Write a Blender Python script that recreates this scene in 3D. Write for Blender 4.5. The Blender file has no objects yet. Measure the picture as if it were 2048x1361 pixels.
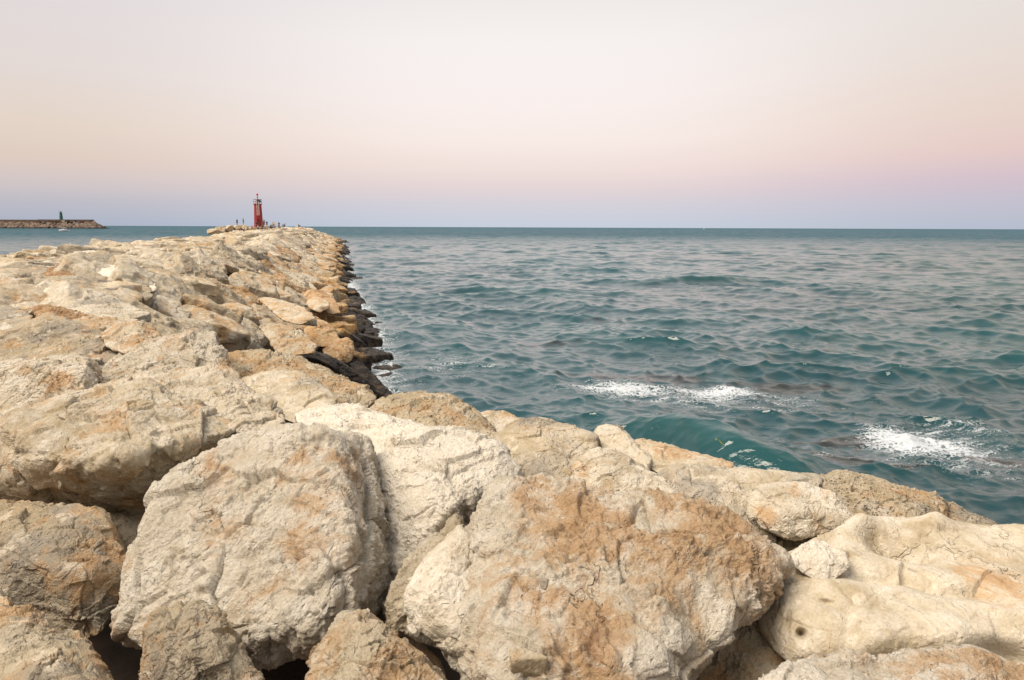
import bpy, bmesh, math, time
import numpy as np
from mathutils import Matrix, Vector

T0 = time.time()
SC = bpy.context.scene
COL = SC.collection
F32 = np.float32

# ------------------------------------------------------------------ camera
CAM = np.array([0.0, 0.0, 4.5])
FPX = 1500.0                      # focal length in pixels of the 2048 px wide photograph
PITCH = math.atan((680.5 - 455.0) / FPX)
ROLL = 8.0 / 2048.0
fw = np.array([0.0, math.cos(PITCH), -math.sin(PITCH)])
rt0 = np.array([1.0, 0.0, 0.0])
up0 = np.cross(rt0, fw)
rt = rt0 * math.cos(ROLL) + up0 * math.sin(ROLL)
up = up0 * math.cos(ROLL) - rt0 * math.sin(ROLL)
cam_d = bpy.data.cameras.new('camera')
cam_o = bpy.data.objects.new('camera', cam_d)
COL.objects.link(cam_o)
cam_d.sensor_width = 36.0
cam_d.lens = FPX / 2048.0 * 36.0
cam_d.clip_start = 0.05
cam_d.clip_end = 80000.0
bk = -fw
cam_o.matrix_world = Matrix(((rt[0], up[0], bk[0], CAM[0]), (rt[1], up[1], bk[1], CAM[1]),
                             (rt[2], up[2], bk[2], CAM[2]), (0, 0, 0, 1)))
SC.camera = cam_o


def ray(px, py):
    return fw + rt * ((px - 1024.0) / FPX) + up * ((680.5 - py) / FPX)


def at(px, py, d):
    r = ray(px, py)
    return CAM + r * (d / r[1])


def at_z(px, py, z):
    r = ray(px, py)
    return CAM + r * ((z - CAM[2]) / r[2])


def project(p):
    q = np.asarray(p, float) - CAM
    dz = q @ fw
    dz = np.where(np.abs(dz) < 1e-6, 1e-6, dz)
    return 1024.0 + FPX * (q @ rt) / dz, 680.5 - FPX * (q @ up) / dz, dz


# ------------------------------------------------------------------ noise
_r = np.random.default_rng(7)
PERM = np.concatenate([_r.permutation(256)] * 3).astype(np.int32)
_g = _r.normal(size=(256, 3))
GRAD = (_g / np.linalg.norm(_g, axis=1)[:, None]).astype(F32)
RND = _r.random((256, 3)).astype(F32)


def _hash(x, y, z):
    return PERM[PERM[PERM[x & 255] + (y & 255)] + (z & 255)]


def perlin(P):
    i = np.floor(P).astype(np.int32)
    f = (P - i).astype(F32)
    u = f * f * f * (f * (f * 6 - 15) + 10)
    out = np.zeros(len(P), F32)
    for a in (0, 1):
        for b in (0, 1):
            for c in (0, 1):
                g = GRAD[_hash(i[:, 0] + a, i[:, 1] + b, i[:, 2] + c)]
                d = g[:, 0] * (f[:, 0] - a) + g[:, 1] * (f[:, 1] - b) + g[:, 2] * (f[:, 2] - c)
                w = (u[:, 0] if a else 1 - u[:, 0]) * (u[:, 1] if b else 1 - u[:, 1]) * (u[:, 2] if c else 1 - u[:, 2])
                out += d * w
    return out * 1.6


def fbm(P, octs=4, gain=0.5, lac=2.03):
    out = np.zeros(len(P), F32)
    a = 1.0
    Q = P.astype(F32)
    for _ in range(octs):
        out += a * perlin(Q)
        a *= gain
        Q = Q * lac + F32(17.3)
    return out


def ridged(P, octs=4, gain=0.5):
    out = np.zeros(len(P), F32)
    a = 1.0
    Q = P.astype(F32)
    for _ in range(octs):
        out += a * (1 - 2 * np.abs(perlin(Q)))
        a *= gain
        Q = Q * 2.07 + F32(9.1)
    return out


def chips(P, tilt=1.0, edge=False):
    """cellular fracture: every cell is a little plane of its own tilt"""
    i = np.floor(P - 0.5).astype(np.int32)
    best = np.full(len(P), 9.0, F32)
    val = np.zeros(len(P), F32)
    sec = np.full(len(P), 9.0, F32)
    for a in (0, 1):
        for b in (0, 1):
            for c in (0, 1):
                h = _hash(i[:, 0] + a, i[:, 1] + b, i[:, 2] + c)
                q = (P - (i + np.array([a, b, c])) - 0.15 - 0.7 * RND[h]).astype(F32)
                d = np.einsum('ij,ij->i', q, q)
                m = d < best
                v = np.einsum('ij,ij->i', q, GRAD[(h + 57) & 255]) * tilt + (RND[(h + 11) & 255, 0] - 0.5) * 0.35
                if edge:
                    sec = np.where(m, best, np.minimum(sec, d))
                best = np.where(m, d, best)
                val = np.where(m, v, val)
    return (val, np.sqrt(sec) - np.sqrt(best)) if edge else val


def pits(P, keep=0.5, rad=0.42):
    i = np.floor(P - 0.5).astype(np.int32)
    out = np.zeros(len(P), F32)
    for a in (0, 1):
        for b in (0, 1):
            for c in (0, 1):
                h = _hash(i[:, 0] + a, i[:, 1] + b, i[:, 2] + c)
                q = (P - (i + np.array([a, b, c])) - 0.15 - 0.7 * RND[h]).astype(F32)
                d = np.sqrt(np.einsum('ij,ij->i', q, q))
                rr = rad * (0.35 + 0.65 * RND[(h + 31) & 255, 1])
                on = RND[(h + 77) & 255, 2] < keep
                v = np.clip(1 - d / rr, 0, 1)
                v = v * v * (3 - 2 * v)
                out = np.maximum(out, np.where(on, v * (0.4 + 0.6 * rr / rad), 0))
    return out


# ------------------------------------------------------------------ mesh helpers
_ico = {}


def ico(level):
    if level in _ico:
        return _ico[level]
    t = (1 + 5 ** 0.5) / 2
    V = np.array([(-1, t, 0), (1, t, 0), (-1, -t, 0), (1, -t, 0), (0, -1, t), (0, 1, t), (0, -1, -t), (0, 1, -t),
                  (t, 0, -1), (t, 0, 1), (-t, 0, -1), (-t, 0, 1)], float)
    V /= np.linalg.norm(V, axis=1)[:, None]
    Fc = np.array([(0, 11, 5), (0, 5, 1), (0, 1, 7), (0, 7, 10), (0, 10, 11), (1, 5, 9), (5, 11, 4), (11, 10, 2),
                   (10, 7, 6), (7, 1, 8), (3, 9, 4), (3, 4, 2), (3, 2, 6), (3, 6, 8), (3, 8, 9), (4, 9, 5), (2, 4, 11),
                   (6, 2, 10), (8, 6, 7), (9, 8, 1)], np.int64)
    for _ in range(level):
        e = np.concatenate([Fc[:, [0, 1]], Fc[:, [1, 2]], Fc[:, [2, 0]]])
        e.sort(axis=1)
        key = e[:, 0] * len(V) + e[:, 1]
        uq, inv = np.unique(key, return_inverse=True)
        mid = V[uq // len(V)] + V[uq % len(V)]
        mid /= np.linalg.norm(mid, axis=1)[:, None]
        n = len(Fc)
        a, b, c = (inv[:n] + len(V), inv[n:2 * n] + len(V), inv[2 * n:] + len(V))
        V = np.concatenate([V, mid])
        Fc = np.concatenate([np.stack(x, 1) for x in ((Fc[:, 0], a, c), (Fc[:, 1], b, a), (Fc[:, 2], c, b), (a, b, c))])
    _ico[level] = (V.astype(F32), Fc.astype(np.int32))
    return _ico[level]


def np_mesh(name, V, Fc, smooth=True):
    me = bpy.data.meshes.new(name)
    k = Fc.shape[1]
    me.vertices.add(len(V))
    me.vertices.foreach_set('co', np.ascontiguousarray(V, F32).ravel())
    me.loops.add(Fc.size)
    me.loops.foreach_set('vertex_index', np.ascontiguousarray(Fc, np.int32).ravel())
    me.polygons.add(len(Fc))
    me.polygons.foreach_set('loop_start', np.arange(0, Fc.size, k, dtype=np.int32))
    me.polygons.foreach_set('use_smooth', np.full(len(Fc), smooth))
    me.update(calc_edges=True)
    return me


def vattr(me, name, arr):
    arr = np.ascontiguousarray(arr, F32)
    if arr.ndim == 2:
        a = me.attributes.new(name, 'FLOAT_VECTOR', 'POINT')
        a.data.foreach_set('vector', arr.ravel())
    else:
        a = me.attributes.new(name, 'FLOAT', 'POINT')
        a.data.foreach_set('value', arr)


def tag(o, label=None, cat=None, group=None, kind=None):
    if label:
        o['label'] = label
    if cat:
        o['category'] = cat
    if group:
        o['group'] = group
    if kind:
        o['kind'] = kind
    return o


def link(name, me, mat=None, parent=None):
    o = bpy.data.objects.new(name, me)
    COL.objects.link(o)
    if mat:
        me.materials.clear()
        me.materials.append(mat)
    if parent:
        o.parent = parent
    return o


def empty(name, loc, rz=0.0):
    o = bpy.data.objects.new(name, None)
    COL.objects.link(o)
    o.location = loc
    o.rotation_euler = (0, 0, rz)
    o.empty_display_size = 0.2
    return o


# ------------------------------------------------------------------ node helpers
class NT:
    def __init__(self, tree):
        self.t = tree
        tree.nodes.clear()

    def n(self, typ, inp=None, **kw):
        nd = self.t.nodes.new(typ)
        for k, v in kw.items():
            setattr(nd, k, v)
        for k, v in (inp or {}).items():
            s = nd.inputs[k]
            if isinstance(v, tuple) and len(v) == 2 and hasattr(v[0], 'outputs'):
                self.t.links.new(v[0].outputs[v[1]], s)
            elif hasattr(v, 'outputs'):
                self.t.links.new(v.outputs[0], s)
            else:
                s.default_value = v
        return nd

    def math(self, op, a, b=0.0, c=0.0, clamp=False):
        return self.n('ShaderNodeMath', {0: a, 1: b, 2: c}, operation=op, use_clamp=clamp)

    def mix(self, fac, a, b, blend='MIX'):
        m = self.n('ShaderNodeMix', None, data_type='RGBA', blend_type=blend, clamp_factor=True)
        for k, v in ((0, fac), (6, a), (7, b)):
            if isinstance(v, tuple) and len(v) == 2 and hasattr(v[0], 'outputs'):
                self.t.links.new(v[0].outputs[v[1]], m.inputs[k])
            elif hasattr(v, 'outputs'):
                o = v.outputs[2] if v.bl_idname == 'ShaderNodeMix' else v.outputs[0]
                self.t.links.new(o, m.inputs[k])
            else:
                m.inputs[k].default_value = v if not isinstance(v, (list, tuple)) else tuple(v) + ((1.0,) if len(v) == 3 else ())
        return m

    def step(self, x, lo, hi):
        return self.n('ShaderNodeMapRange', {0: x, 1: lo, 2: hi, 3: 0.0, 4: 1.0}, interpolation_type='SMOOTHSTEP')

    def ramp(self, fac, stops, interp='LINEAR'):
        r = self.n('ShaderNodeValToRGB', {0: fac})
        cr = r.color_ramp
        cr.interpolation = interp
        while len(cr.elements) > 1:
            cr.elements.remove(cr.elements[-1])
        cr.elements[0].position = stops[0][0]
        cr.elements[0].color = tuple(stops[0][1]) + (1,)
        for p, c in stops[1:]:
            e = cr.elements.new(p)
            e.color = tuple(c) + (1,)
        return r


def srgb(*c):
    return tuple(((x / 255.0) / 12.92 if x / 255.0 <= 0.04045 else ((x / 255.0 + 0.055) / 1.055) ** 2.4) for x in c)


def new_mat(name):
    m = bpy.data.materials.new(name)
    m.use_nodes = True
    return m, NT(m.node_tree)


def simple_mat(name, col, rough=0.6, var=0.15, scale=6.0, metallic=0.0, bump=0.0):
    m, t = new_mat(name)
    tc = t.n('ShaderNodeTexCoord')
    nz = t.n('ShaderNodeTexNoise', {'Vector': (tc, 'Object'), 'Scale': scale, 'Detail': 5.0, 'Roughness': 0.6})
    k = t.n('ShaderNodeMapRange', {0: nz, 1: 0.25, 2: 0.75, 3: 1 - var, 4: 1 + var})
    c = t.mix(1.0, col, (k, 0), 'MULTIPLY')
    p = t.n('ShaderNodeBsdfPrincipled', {'Base Color': (c, 2), 'Roughness': rough, 'Metallic': metallic})
    if bump:
        b = t.n('ShaderNodeBump', {'Height': nz, 'Strength': bump, 'Distance': 0.05})
        t.t.links.new(b.outputs[0], p.inputs['Normal'])
    t.n('ShaderNodeOutputMaterial', {0: p})
    return m


# ------------------------------------------------------------------ world and sun
world = bpy.data.worlds.new('World')
SC.world = world
world.use_nodes = True
w = NT(world.node_tree)
tc = w.n('ShaderNodeTexCoord')
sp = w.n('ShaderNodeSeparateXYZ', {0: (tc, 'Generated')})
el = w.math('ADD', w.math('MULTIPLY', w.math('ARCSINE', (sp, 2)), 180 / math.pi / 90 * 0.9), 0.1)   # 0.1 = horizon, 1 = zenith


def E(deg):
    return 0.1 + deg / 90 * 0.9


SKY_L = [(0.0, srgb(150, 158, 182)), (E(0), srgb(170, 179, 197)), (E(1.6), srgb(190, 188, 197)), (E(2.7), srgb(209, 198, 198)),
         (E(4.3), srgb(223, 204, 193)), (E(6.5), srgb(228, 212, 199)), (E(10), srgb(227, 217, 213)), (E(14), srgb(225, 217, 218)),
         (E(24), srgb(226, 228, 234)), (E(45), srgb(212, 222, 234)), (1.0, srgb(190, 206, 228))]
SKY_C = [(0.0, srgb(185, 196, 214)), (E(0), srgb(198, 207, 220)), (E(1.6), srgb(211, 209, 218)), (E(2.7), srgb(226, 212, 214)),
         (E(4.3), srgb(241, 224, 219)), (E(6.5), srgb(249, 236, 231)), (E(10), srgb(250, 241, 239)), (E(13), srgb(247, 241, 239)),
         (E(17), srgb(237, 231, 231)), (E(24), srgb(234, 236, 239)), (E(48), srgb(214, 224, 236)), (1.0, srgb(190, 206, 228))]
SKY_R = [(0.0, srgb(165, 176, 196)), (E(0), srgb(181, 190, 206)), (E(1.8), srgb(197, 193, 207)), (E(3.3), srgb(212, 193, 203)),
         (E(5.0), srgb(229, 203, 198)), (E(7.5), srgb(231, 212, 201)), (E(11), srgb(231, 219, 212)), (E(15), srgb(230, 223, 219)),
         (E(24), srgb(244, 233, 221)), (E(45), srgb(226, 224, 224)), (1.0, srgb(190, 206, 228))]
GLOW = [(0.0, (0.5, 0.3, 0.18)), (E(0), (0.40, 0.26, 0.18)), (E(8), (0.44, 0.33, 0.25)), (E(22), (0.42, 0.38, 0.34)),
        (E(50), (0.55, 0.52, 0.52)), (1.0, srgb(186, 190, 200))]
rl, rc, rr_, rg = (w.ramp(el, s, 'LINEAR') for s in (SKY_L, SKY_C, SKY_R, GLOW))
az = w.math('ARCTAN2', (sp, 0), (sp, 1))                     # 0 ahead, + to the right
fl = w.step(az, -0.08, -0.68)
fr = w.step(az, 0.22, 0.72)
c1 = w.mix((w.n('ShaderNodeMapRange', {0: az, 1: 0.02, 2: -0.66, 3: 0.0, 4: 1.0}, interpolation_type='SMOOTHERSTEP'), 0), rc, rl)
c2 = w.mix((w.n('ShaderNodeMapRange', {0: az, 1: 0.05, 2: 0.68, 3: 0.0, 4: 1.0}, interpolation_type='SMOOTHERSTEP'), 0), c1, rr_)
# the afterglow stands behind the camera, to its left
dg = w.n('ShaderNodeVectorMath', {0: (tc, 'Generated'), 1: (-0.62, -0.78, 0.0)}, operation='DOT_PRODUCT')
c3 = w.mix((w.step((dg, 1), 0.05, 0.95), 0), c2, rg)
bgd = w.n('ShaderNodeBackground', {'Color': (c3, 2), 'Strength': 0.83})
w.n('ShaderNodeOutputWorld', {0: bgd})

sun_d = bpy.data.lights.new('sun', 'SUN')
sun_o = bpy.data.objects.new('sun', sun_d)
COL.objects.link(sun_o)
sun_d.energy = 5.0
sun_d.angle = math.radians(44)
sun_d.color = (1.0, 0.88, 0.73)
sdir = Vector((0.50, 0.23, -0.82)).normalized()              # travelling direction of the light
sun_o.rotation_euler = sdir.to_track_quat('-Z', 'Y').to_euler()
SC.view_settings.view_transform = 'Standard'
SC.view_settings.look = 'None'
SC.view_settings.exposure = 0.27
SC.view_settings.gamma = 1.0
SC.cycles.use_denoising = True

# ------------------------------------------------------------------ limestone
def rock_material():
    m, t = new_mat('limestone')
    tcA = t.n('ShaderNodeAttribute', None, attribute_name='tc')
    rv = t.n('ShaderNodeAttribute', None, attribute_name='rv')       # white, rust, grey
    rp = t.n('ShaderNodeAttribute', None, attribute_name='rp')       # pits, roughness, wet line
    V = (tcA, 'Vector')
    sv = t.n('ShaderNodeSeparateXYZ', {0: (rv, 'Vector')})
    spn = t.n('ShaderNodeSeparateXYZ', {0: (rp, 'Vector')})

    def noise(scale, detail=6.0, rough=0.6, dist=0.0, vec=V):
        return t.n('ShaderNodeTexNoise', {'Vector': vec, 'Scale': scale, 'Detail': detail, 'Roughness': rough, 'Distortion': dist})
    warp = noise(2.2, 4.0)
    wv = t.n('ShaderNodeVectorMath', {0: (warp, 'Color'), 1: (0.5, 0.5, 0.5)}, operation='SUBTRACT')
    wv = t.n('ShaderNodeVectorMath', {0: wv, 'Scale': 0.35}, operation='SCALE')
    VW = (t.n('ShaderNodeVectorMath', {0: V, 1: wv}, operation='ADD'), 0)
    n_big = noise(1.1, 7.0, 0.62, 0.6)
    n_mid = noise(4.5, 8.0, 0.68, 0.05)
    n_fine = noise(22.0, 6.0, 0.7)
    n_grain = noise(75.0, 4.0, 0.7)
    n_rust = noise(2.5, 9.0, 0.68, 0.35, VW)
    n_rust2 = noise(6.5, 6.0, 0.66, 0.5, VW)
    n_grey = noise(1.3, 7.0, 0.6, 0.5, VW)
    # cream body
    cream = t.mix((t.step(n_big, 0.34, 0.68), 0), (0.335, 0.268, 0.172), (0.460, 0.388, 0.276))
    cream = t.mix((t.math('MULTIPLY', t.step(n_mid, 0.52, 0.72), 0.55), 0), cream, (0.250, 0.200, 0.145))
    wm = t.math('ADD', t.math('SUBTRACT', t.math('MULTIPLY', (sv, 0), 1.35), 0.15), t.math('MULTIPLY', t.math('SUBTRACT', n_mid, 0.5), 3.0), clamp=True)
    cream = t.mix(wm, cream, (0.610, 0.556, 0.468))
    gm = t.step(t.math('ADD', n_grey, t.math('MULTIPLY', t.math('SUBTRACT', (sv, 2), 0.5), 0.55)), 0.46, 0.66)
    cream = t.mix((t.math('MULTIPLY', gm, 0.72), 0), cream, (0.225, 0.200, 0.168))
    # rust and ochre stains
    rb = t.math('ADD', t.math('MULTIPLY', t.math('SUBTRACT', n_rust, 0.5), 1.7), t.math('MULTIPLY', t.math('SUBTRACT', (sv, 1), -0.22), 0.69))
    rb = t.math('ADD', rb, t.math('MULTIPLY', t.math('SUBTRACT', n_rust2, 0.5), 0.35))
    r1 = t.math('MULTIPLY', t.step(rb, 0.40, 0.68), 0.78)
    r2 = t.math('MULTIPLY', t.step(rb, 0.66, 0.92), 0.75)
    base = t.mix(r1, cream, (0.415, 0.250, 0.118))
    base = t.mix(r2, base, (0.220, 0.115, 0.055))
    # small white flecks in the stained stone, small dark specks everywhere
    base = t.mix((t.math('MULTIPLY', t.step(n_rust2, 0.55, 0.66), 0.68), 0), base, (0.60, 0.53, 0.42))
    base = t.mix((t.math('MULTIPLY', t.step(n_fine, 0.57, 0.72), 0.42), 0), base, (0.145, 0.102, 0.062))
    gr = t.n('ShaderNodeMapRange', {0: n_grain, 1: 0.25, 2: 0.75, 3: 0.84, 4: 1.16})
    base = t.mix(1.0, base, (gr, 0), 'MULTIPLY')
    # dark weed and wet stone near the water, an ochre lichen belt above it
    geo = t.n('ShaderNodeNewGeometry')
    pz = t.n('ShaderNodeSeparateXYZ', {0: (geo, 'Position')})
    nw = noise(0.9, 4.0, 0.6, 0.3)
    zz = t.math('ADD', (pz, 2), t.math('MULTIPLY', t.math('SUBTRACT', nw, 0.5), 1.3))
    zz = t.math('SUBTRACT', zz, (spn, 2))
    belt = t.math('MULTIPLY', t.step(zz, 1.15, 0.55), t.step(n_big, 0.38, 0.52))
    base = t.mix((t.math('MULTIPLY', belt, 0.75), 0), base, (0.25, 0.135, 0.035))
    wet = t.step(zz, 0.62, 0.32)
    wetc = t.mix((t.step(n_mid, 0.45, 0.62), 0), (0.014, 0.011, 0.009), (0.060, 0.042, 0.026))
    base = t.mix((wet, 0), base, (wetc, 2))
    # relief finer than the mesh
    vor = t.n('ShaderNodeTexVoronoi', {'Vector': VW, 'Scale': 26.0}, feature='F1')
    pit = t.math('MULTIPLY', t.step((vor, 'Distance'), 0.36, 0.10), t.step(n_mid, 0.40, 0.60))
    crk = t.n('ShaderNodeTexVoronoi', {'Vector': (t.n('ShaderNodeVectorMath', {0: V, 1: t.n('ShaderNodeVectorMath', {0: wv, 'Scale': 2.6}, operation='SCALE')}, operation='ADD'), 0), 'Scale': 2.1}, feature='DISTANCE_TO_EDGE')
    ck = t.math('MULTIPLY', t.step((crk, 'Distance'), 0.022, 0.004), t.step(n_grey, 0.54, 0.62))
    h = t.math('ADD', t.math('MULTIPLY', n_mid, 1.0), t.math('MULTIPLY', n_fine, 0.75))
    h = t.math('ADD', h, t.math('MULTIPLY', n_grain, 0.20))
    h = t.math('MULTIPLY', h, (spn, 1))
    h = t.math('SUBTRACT', h, t.math('MULTIPLY', pit, t.math('MULTIPLY', (spn, 0), 0.9)))
    h = t.math('SUBTRACT', h, t.math('MULTIPLY', ck, t.math('MULTIPLY', (spn, 1), 0.5)))
    bp = t.n('ShaderNodeBump', {'Height': h, 'Strength': 1.0, 'Distance': 0.055})
    rg_ = t.n('ShaderNodeMapRange', {0: wet, 1: 0.0, 2: 1.0, 3: 0.9, 4: 0.5})
    p = t.n('ShaderNodeBsdfPrincipled', {'Base Color': (base, 2), 'Roughness': (rg_, 0), 'Normal': bp, 'Specular IOR Level': 0.25})
    t.n('ShaderNodeOutputMaterial', {0: p})
    return m


ROCK = rock_material()

STYLES = {
    #          p    lump  chip1 chip2 fine  pit   strata  bump
    'rough':  (40, 0.030, 0.070, 0.034, 0.016, 0.0, 0.0, 1.00),
    'block':  (44, 0.030, 0.075, 0.030, 0.010, 0.0, 0.0, 0.75),
    'slab':   (38, 0.040, 0.080, 0.030, 0.010, 0.0, 0.045, 0.75),
    'smooth': (24, 0.045, 0.034, 0.010, 0.003, 0.0, 0.0, 0.36),
    'worn':   (24, 0.050, 0.055, 0.020, 0.007, 0.0, 0.0, 0.55),
    'porous': (15, 0.075, 0.040, 0.020, 0.014, 0.105, 0.0, 0.9),
    'strata': (24, 0.050, 0.050, 0.025, 0.012, 0.0, 0.075, 0.9),
}


def rock_shape(N, H, M, level, style, seed, dents=(), sax=None, detail=1.0):
    """star-shaped stone: smooth intersection of half-spaces n.x <= h, broken up by fracture noise.
    returns vertices about the centre and their texture coordinates"""
    p, lump, ch1, ch2, fine, pit, strata, bump = STYLES[style]
    rg = np.random.default_rng(seed)
    U, Fc = ico(level)
    X = (U @ M.T.astype(F32))
    S = np.maximum(X @ (N / H[:, None]).T.astype(F32), 0)
    mx = S.max(axis=1, keepdims=True)
    Sr = (S / mx) ** p
    g = mx[:, 0] * Sr.sum(axis=1) ** (1.0 / p)
    V = X / g[:, None] * F32(1.035)
    wgt = (S / mx) ** (p - 1)
    nrm = wgt @ (N / H[:, None]).astype(F32)
    nrm /= np.linalg.norm(nrm, axis=1)[:, None]
    L = float(np.cbrt(np.prod(np.abs(np.linalg.eigvalsh(M @ M.T)) ** 0.5)))
    off = rg.random(3) * 90 + 5
    q, _ = np.linalg.qr(rg.normal(size=(3, 3)))
    tcs = (V @ q.astype(F32)) + off.astype(F32)
    d = np.zeros(len(V), F32)
    d += lump * L * fbm(tcs * F32(1.3 / L), 3)
    wv = np.stack([perlin(tcs * F32(2.6 / L) + F32(k * 31.7)) for k in range(3)], 1)
    tw = tcs + wv * F32(0.09 * L)
    if level >= 6:
        v1, e1 = chips(tw * F32(1.55 / L), 1.2, True)
        d += ch1 * L * v1
        v2, e2 = chips(tw * F32(3.1 / L) + 70, 1.2, True)
        mk = np.clip(perlin(tcs * F32(1.1 / L) + 23) * 2.2, 0, 1)
        d -= ch2 * L * (0.85 * np.clip(1 - e1 / 0.045, 0, 1) * np.clip(mk + 0.3, 0, 1) + 0.5 * np.clip(1 - e2 / 0.07, 0, 1) * mk)
    else:
        d += ch1 * L * chips(tw * F32(1.55 / L), 1.2)
    d += ch2 * L * chips(tw * F32(4.3 / L) + 40, 1.2)
    if strata:
        ax = np.array(sax if sax is not None else (0.25, 0.1, 1.0), float)
        ax /= np.linalg.norm(ax)
        s = V @ ax.astype(F32) * F32(3.1 / L) + F32(0.55) * fbm(tcs * F32(1.9 / L) + 7, 3)
        fr = s - np.floor(s)
        saw = np.where(fr < 0.82, fr / 0.82, (1 - fr) / 0.18)
        d += strata * L * (saw - 0.5) * np.clip(0.6 + perlin(tcs * F32(1.4 / L) + 3), 0, 1)
    if level >= 5:
        d += fine * L * 0.5 * ridged(tcs * F32(5.0 / L), 4 if level > 5 else 3, 0.55)
        if level >= 6:
            m = np.clip(0.55 + 1.2 * perlin(tcs * F32(2.1 / L) + 60), 0.15, 1.2)
            d += fine * 0.95 * m * fbm(tw * F32(17.0), 4, 0.62)
            d += fine * 1.5 * m * chips(tw * F32(9.0), 1.1)
            d += fine * 0.8 * m * chips(tcs * F32(21.0) + 9, 1.1)
    if pit and level >= 5:
        m = np.clip(0.65 + 0.9 * perlin(tcs * F32(1.5)), 0.1, 1)
        d -= pit * 0.9 * m * pits(tcs * F32(8.0), 0.65)
        d -= pit * 0.55 * m * pits(tcs * F32(17.0) + 5, 0.6)
        d -= pit * 1.0 * pits(tcs * F32(4.2) + 15, 0.3, 0.4)
    V = V + nrm * (d * F32(detail))[:, None]
    for (c, r, a, ax3, vw, ri, up_) in dents:
        qv = V - np.asarray(c, F32)
        u, w_, z_ = qv @ ri.astype(F32) / r[0], qv @ up_.astype(F32) / r[1], qv @ vw.astype(F32)
        k = np.exp(-(u * u + w_ * w_)) * np.exp(-(np.clip(np.abs(z_) - 0.15, 0, None) / 0.22) ** 2)
        V = V + np.asarray(ax3, F32)[None, :] * (a * k)[:, None]
    tcs = (V @ q.astype(F32)) + off.astype(F32)
    return V, Fc, tcs, bump, pit


ROCKS = []                        # every stone: dict with object, projected place and look
GROUP = 'limestone boulders of the breakwater'


def finish_rock(name, V, Fc, tcs, centre, white, rust, grey, bump, pit, wetline, label=None):
    me = np_mesh('boulder', V, Fc)
    n = len(V)
    vattr(me, 'tc', tcs)
    vattr(me, 'rv', np.stack([np.full(n, white, F32), np.broadcast_to(np.asarray(rust, F32), n), np.full(n, grey, F32)], 1))
    vattr(me, 'rp', np.tile(np.array([0.25 * min(bump * 1.5, 1) + min(pit * 10, 0.75), bump, wetline], F32), (n, 1)))
    o = link(name, me, ROCK)
    o.location = tuple(centre)
    tag(o, label, 'boulder', GROUP)
    return o


def hull_planes(pts):
    bm = bmesh.new()
    for q in pts:
        bm.verts.new(q)
    bmesh.ops.convex_hull(bm, input=bm.verts[:])
    bm.normal_update()
    N, A = [], []
    for f in bm.faces:
        if f.calc_area() > 1e-6:
            N.append(np.array(f.normal))
            A.append((f.calc_area(), float(f.normal.dot(f.verts[0].co))))
    bm.free()
    o = sorted(range(len(N)), key=lambda i: -A[i][0])
    keep = []
    for i in o:
        if N[i] @ N[i] < 0.5:
            continue
        if all(N[i] @ N[j] < 0.965 for j in keep):
            keep.append(i)
    return np.array([N[i] for i in keep]), np.array([A[i][1] for i in keep])


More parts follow.
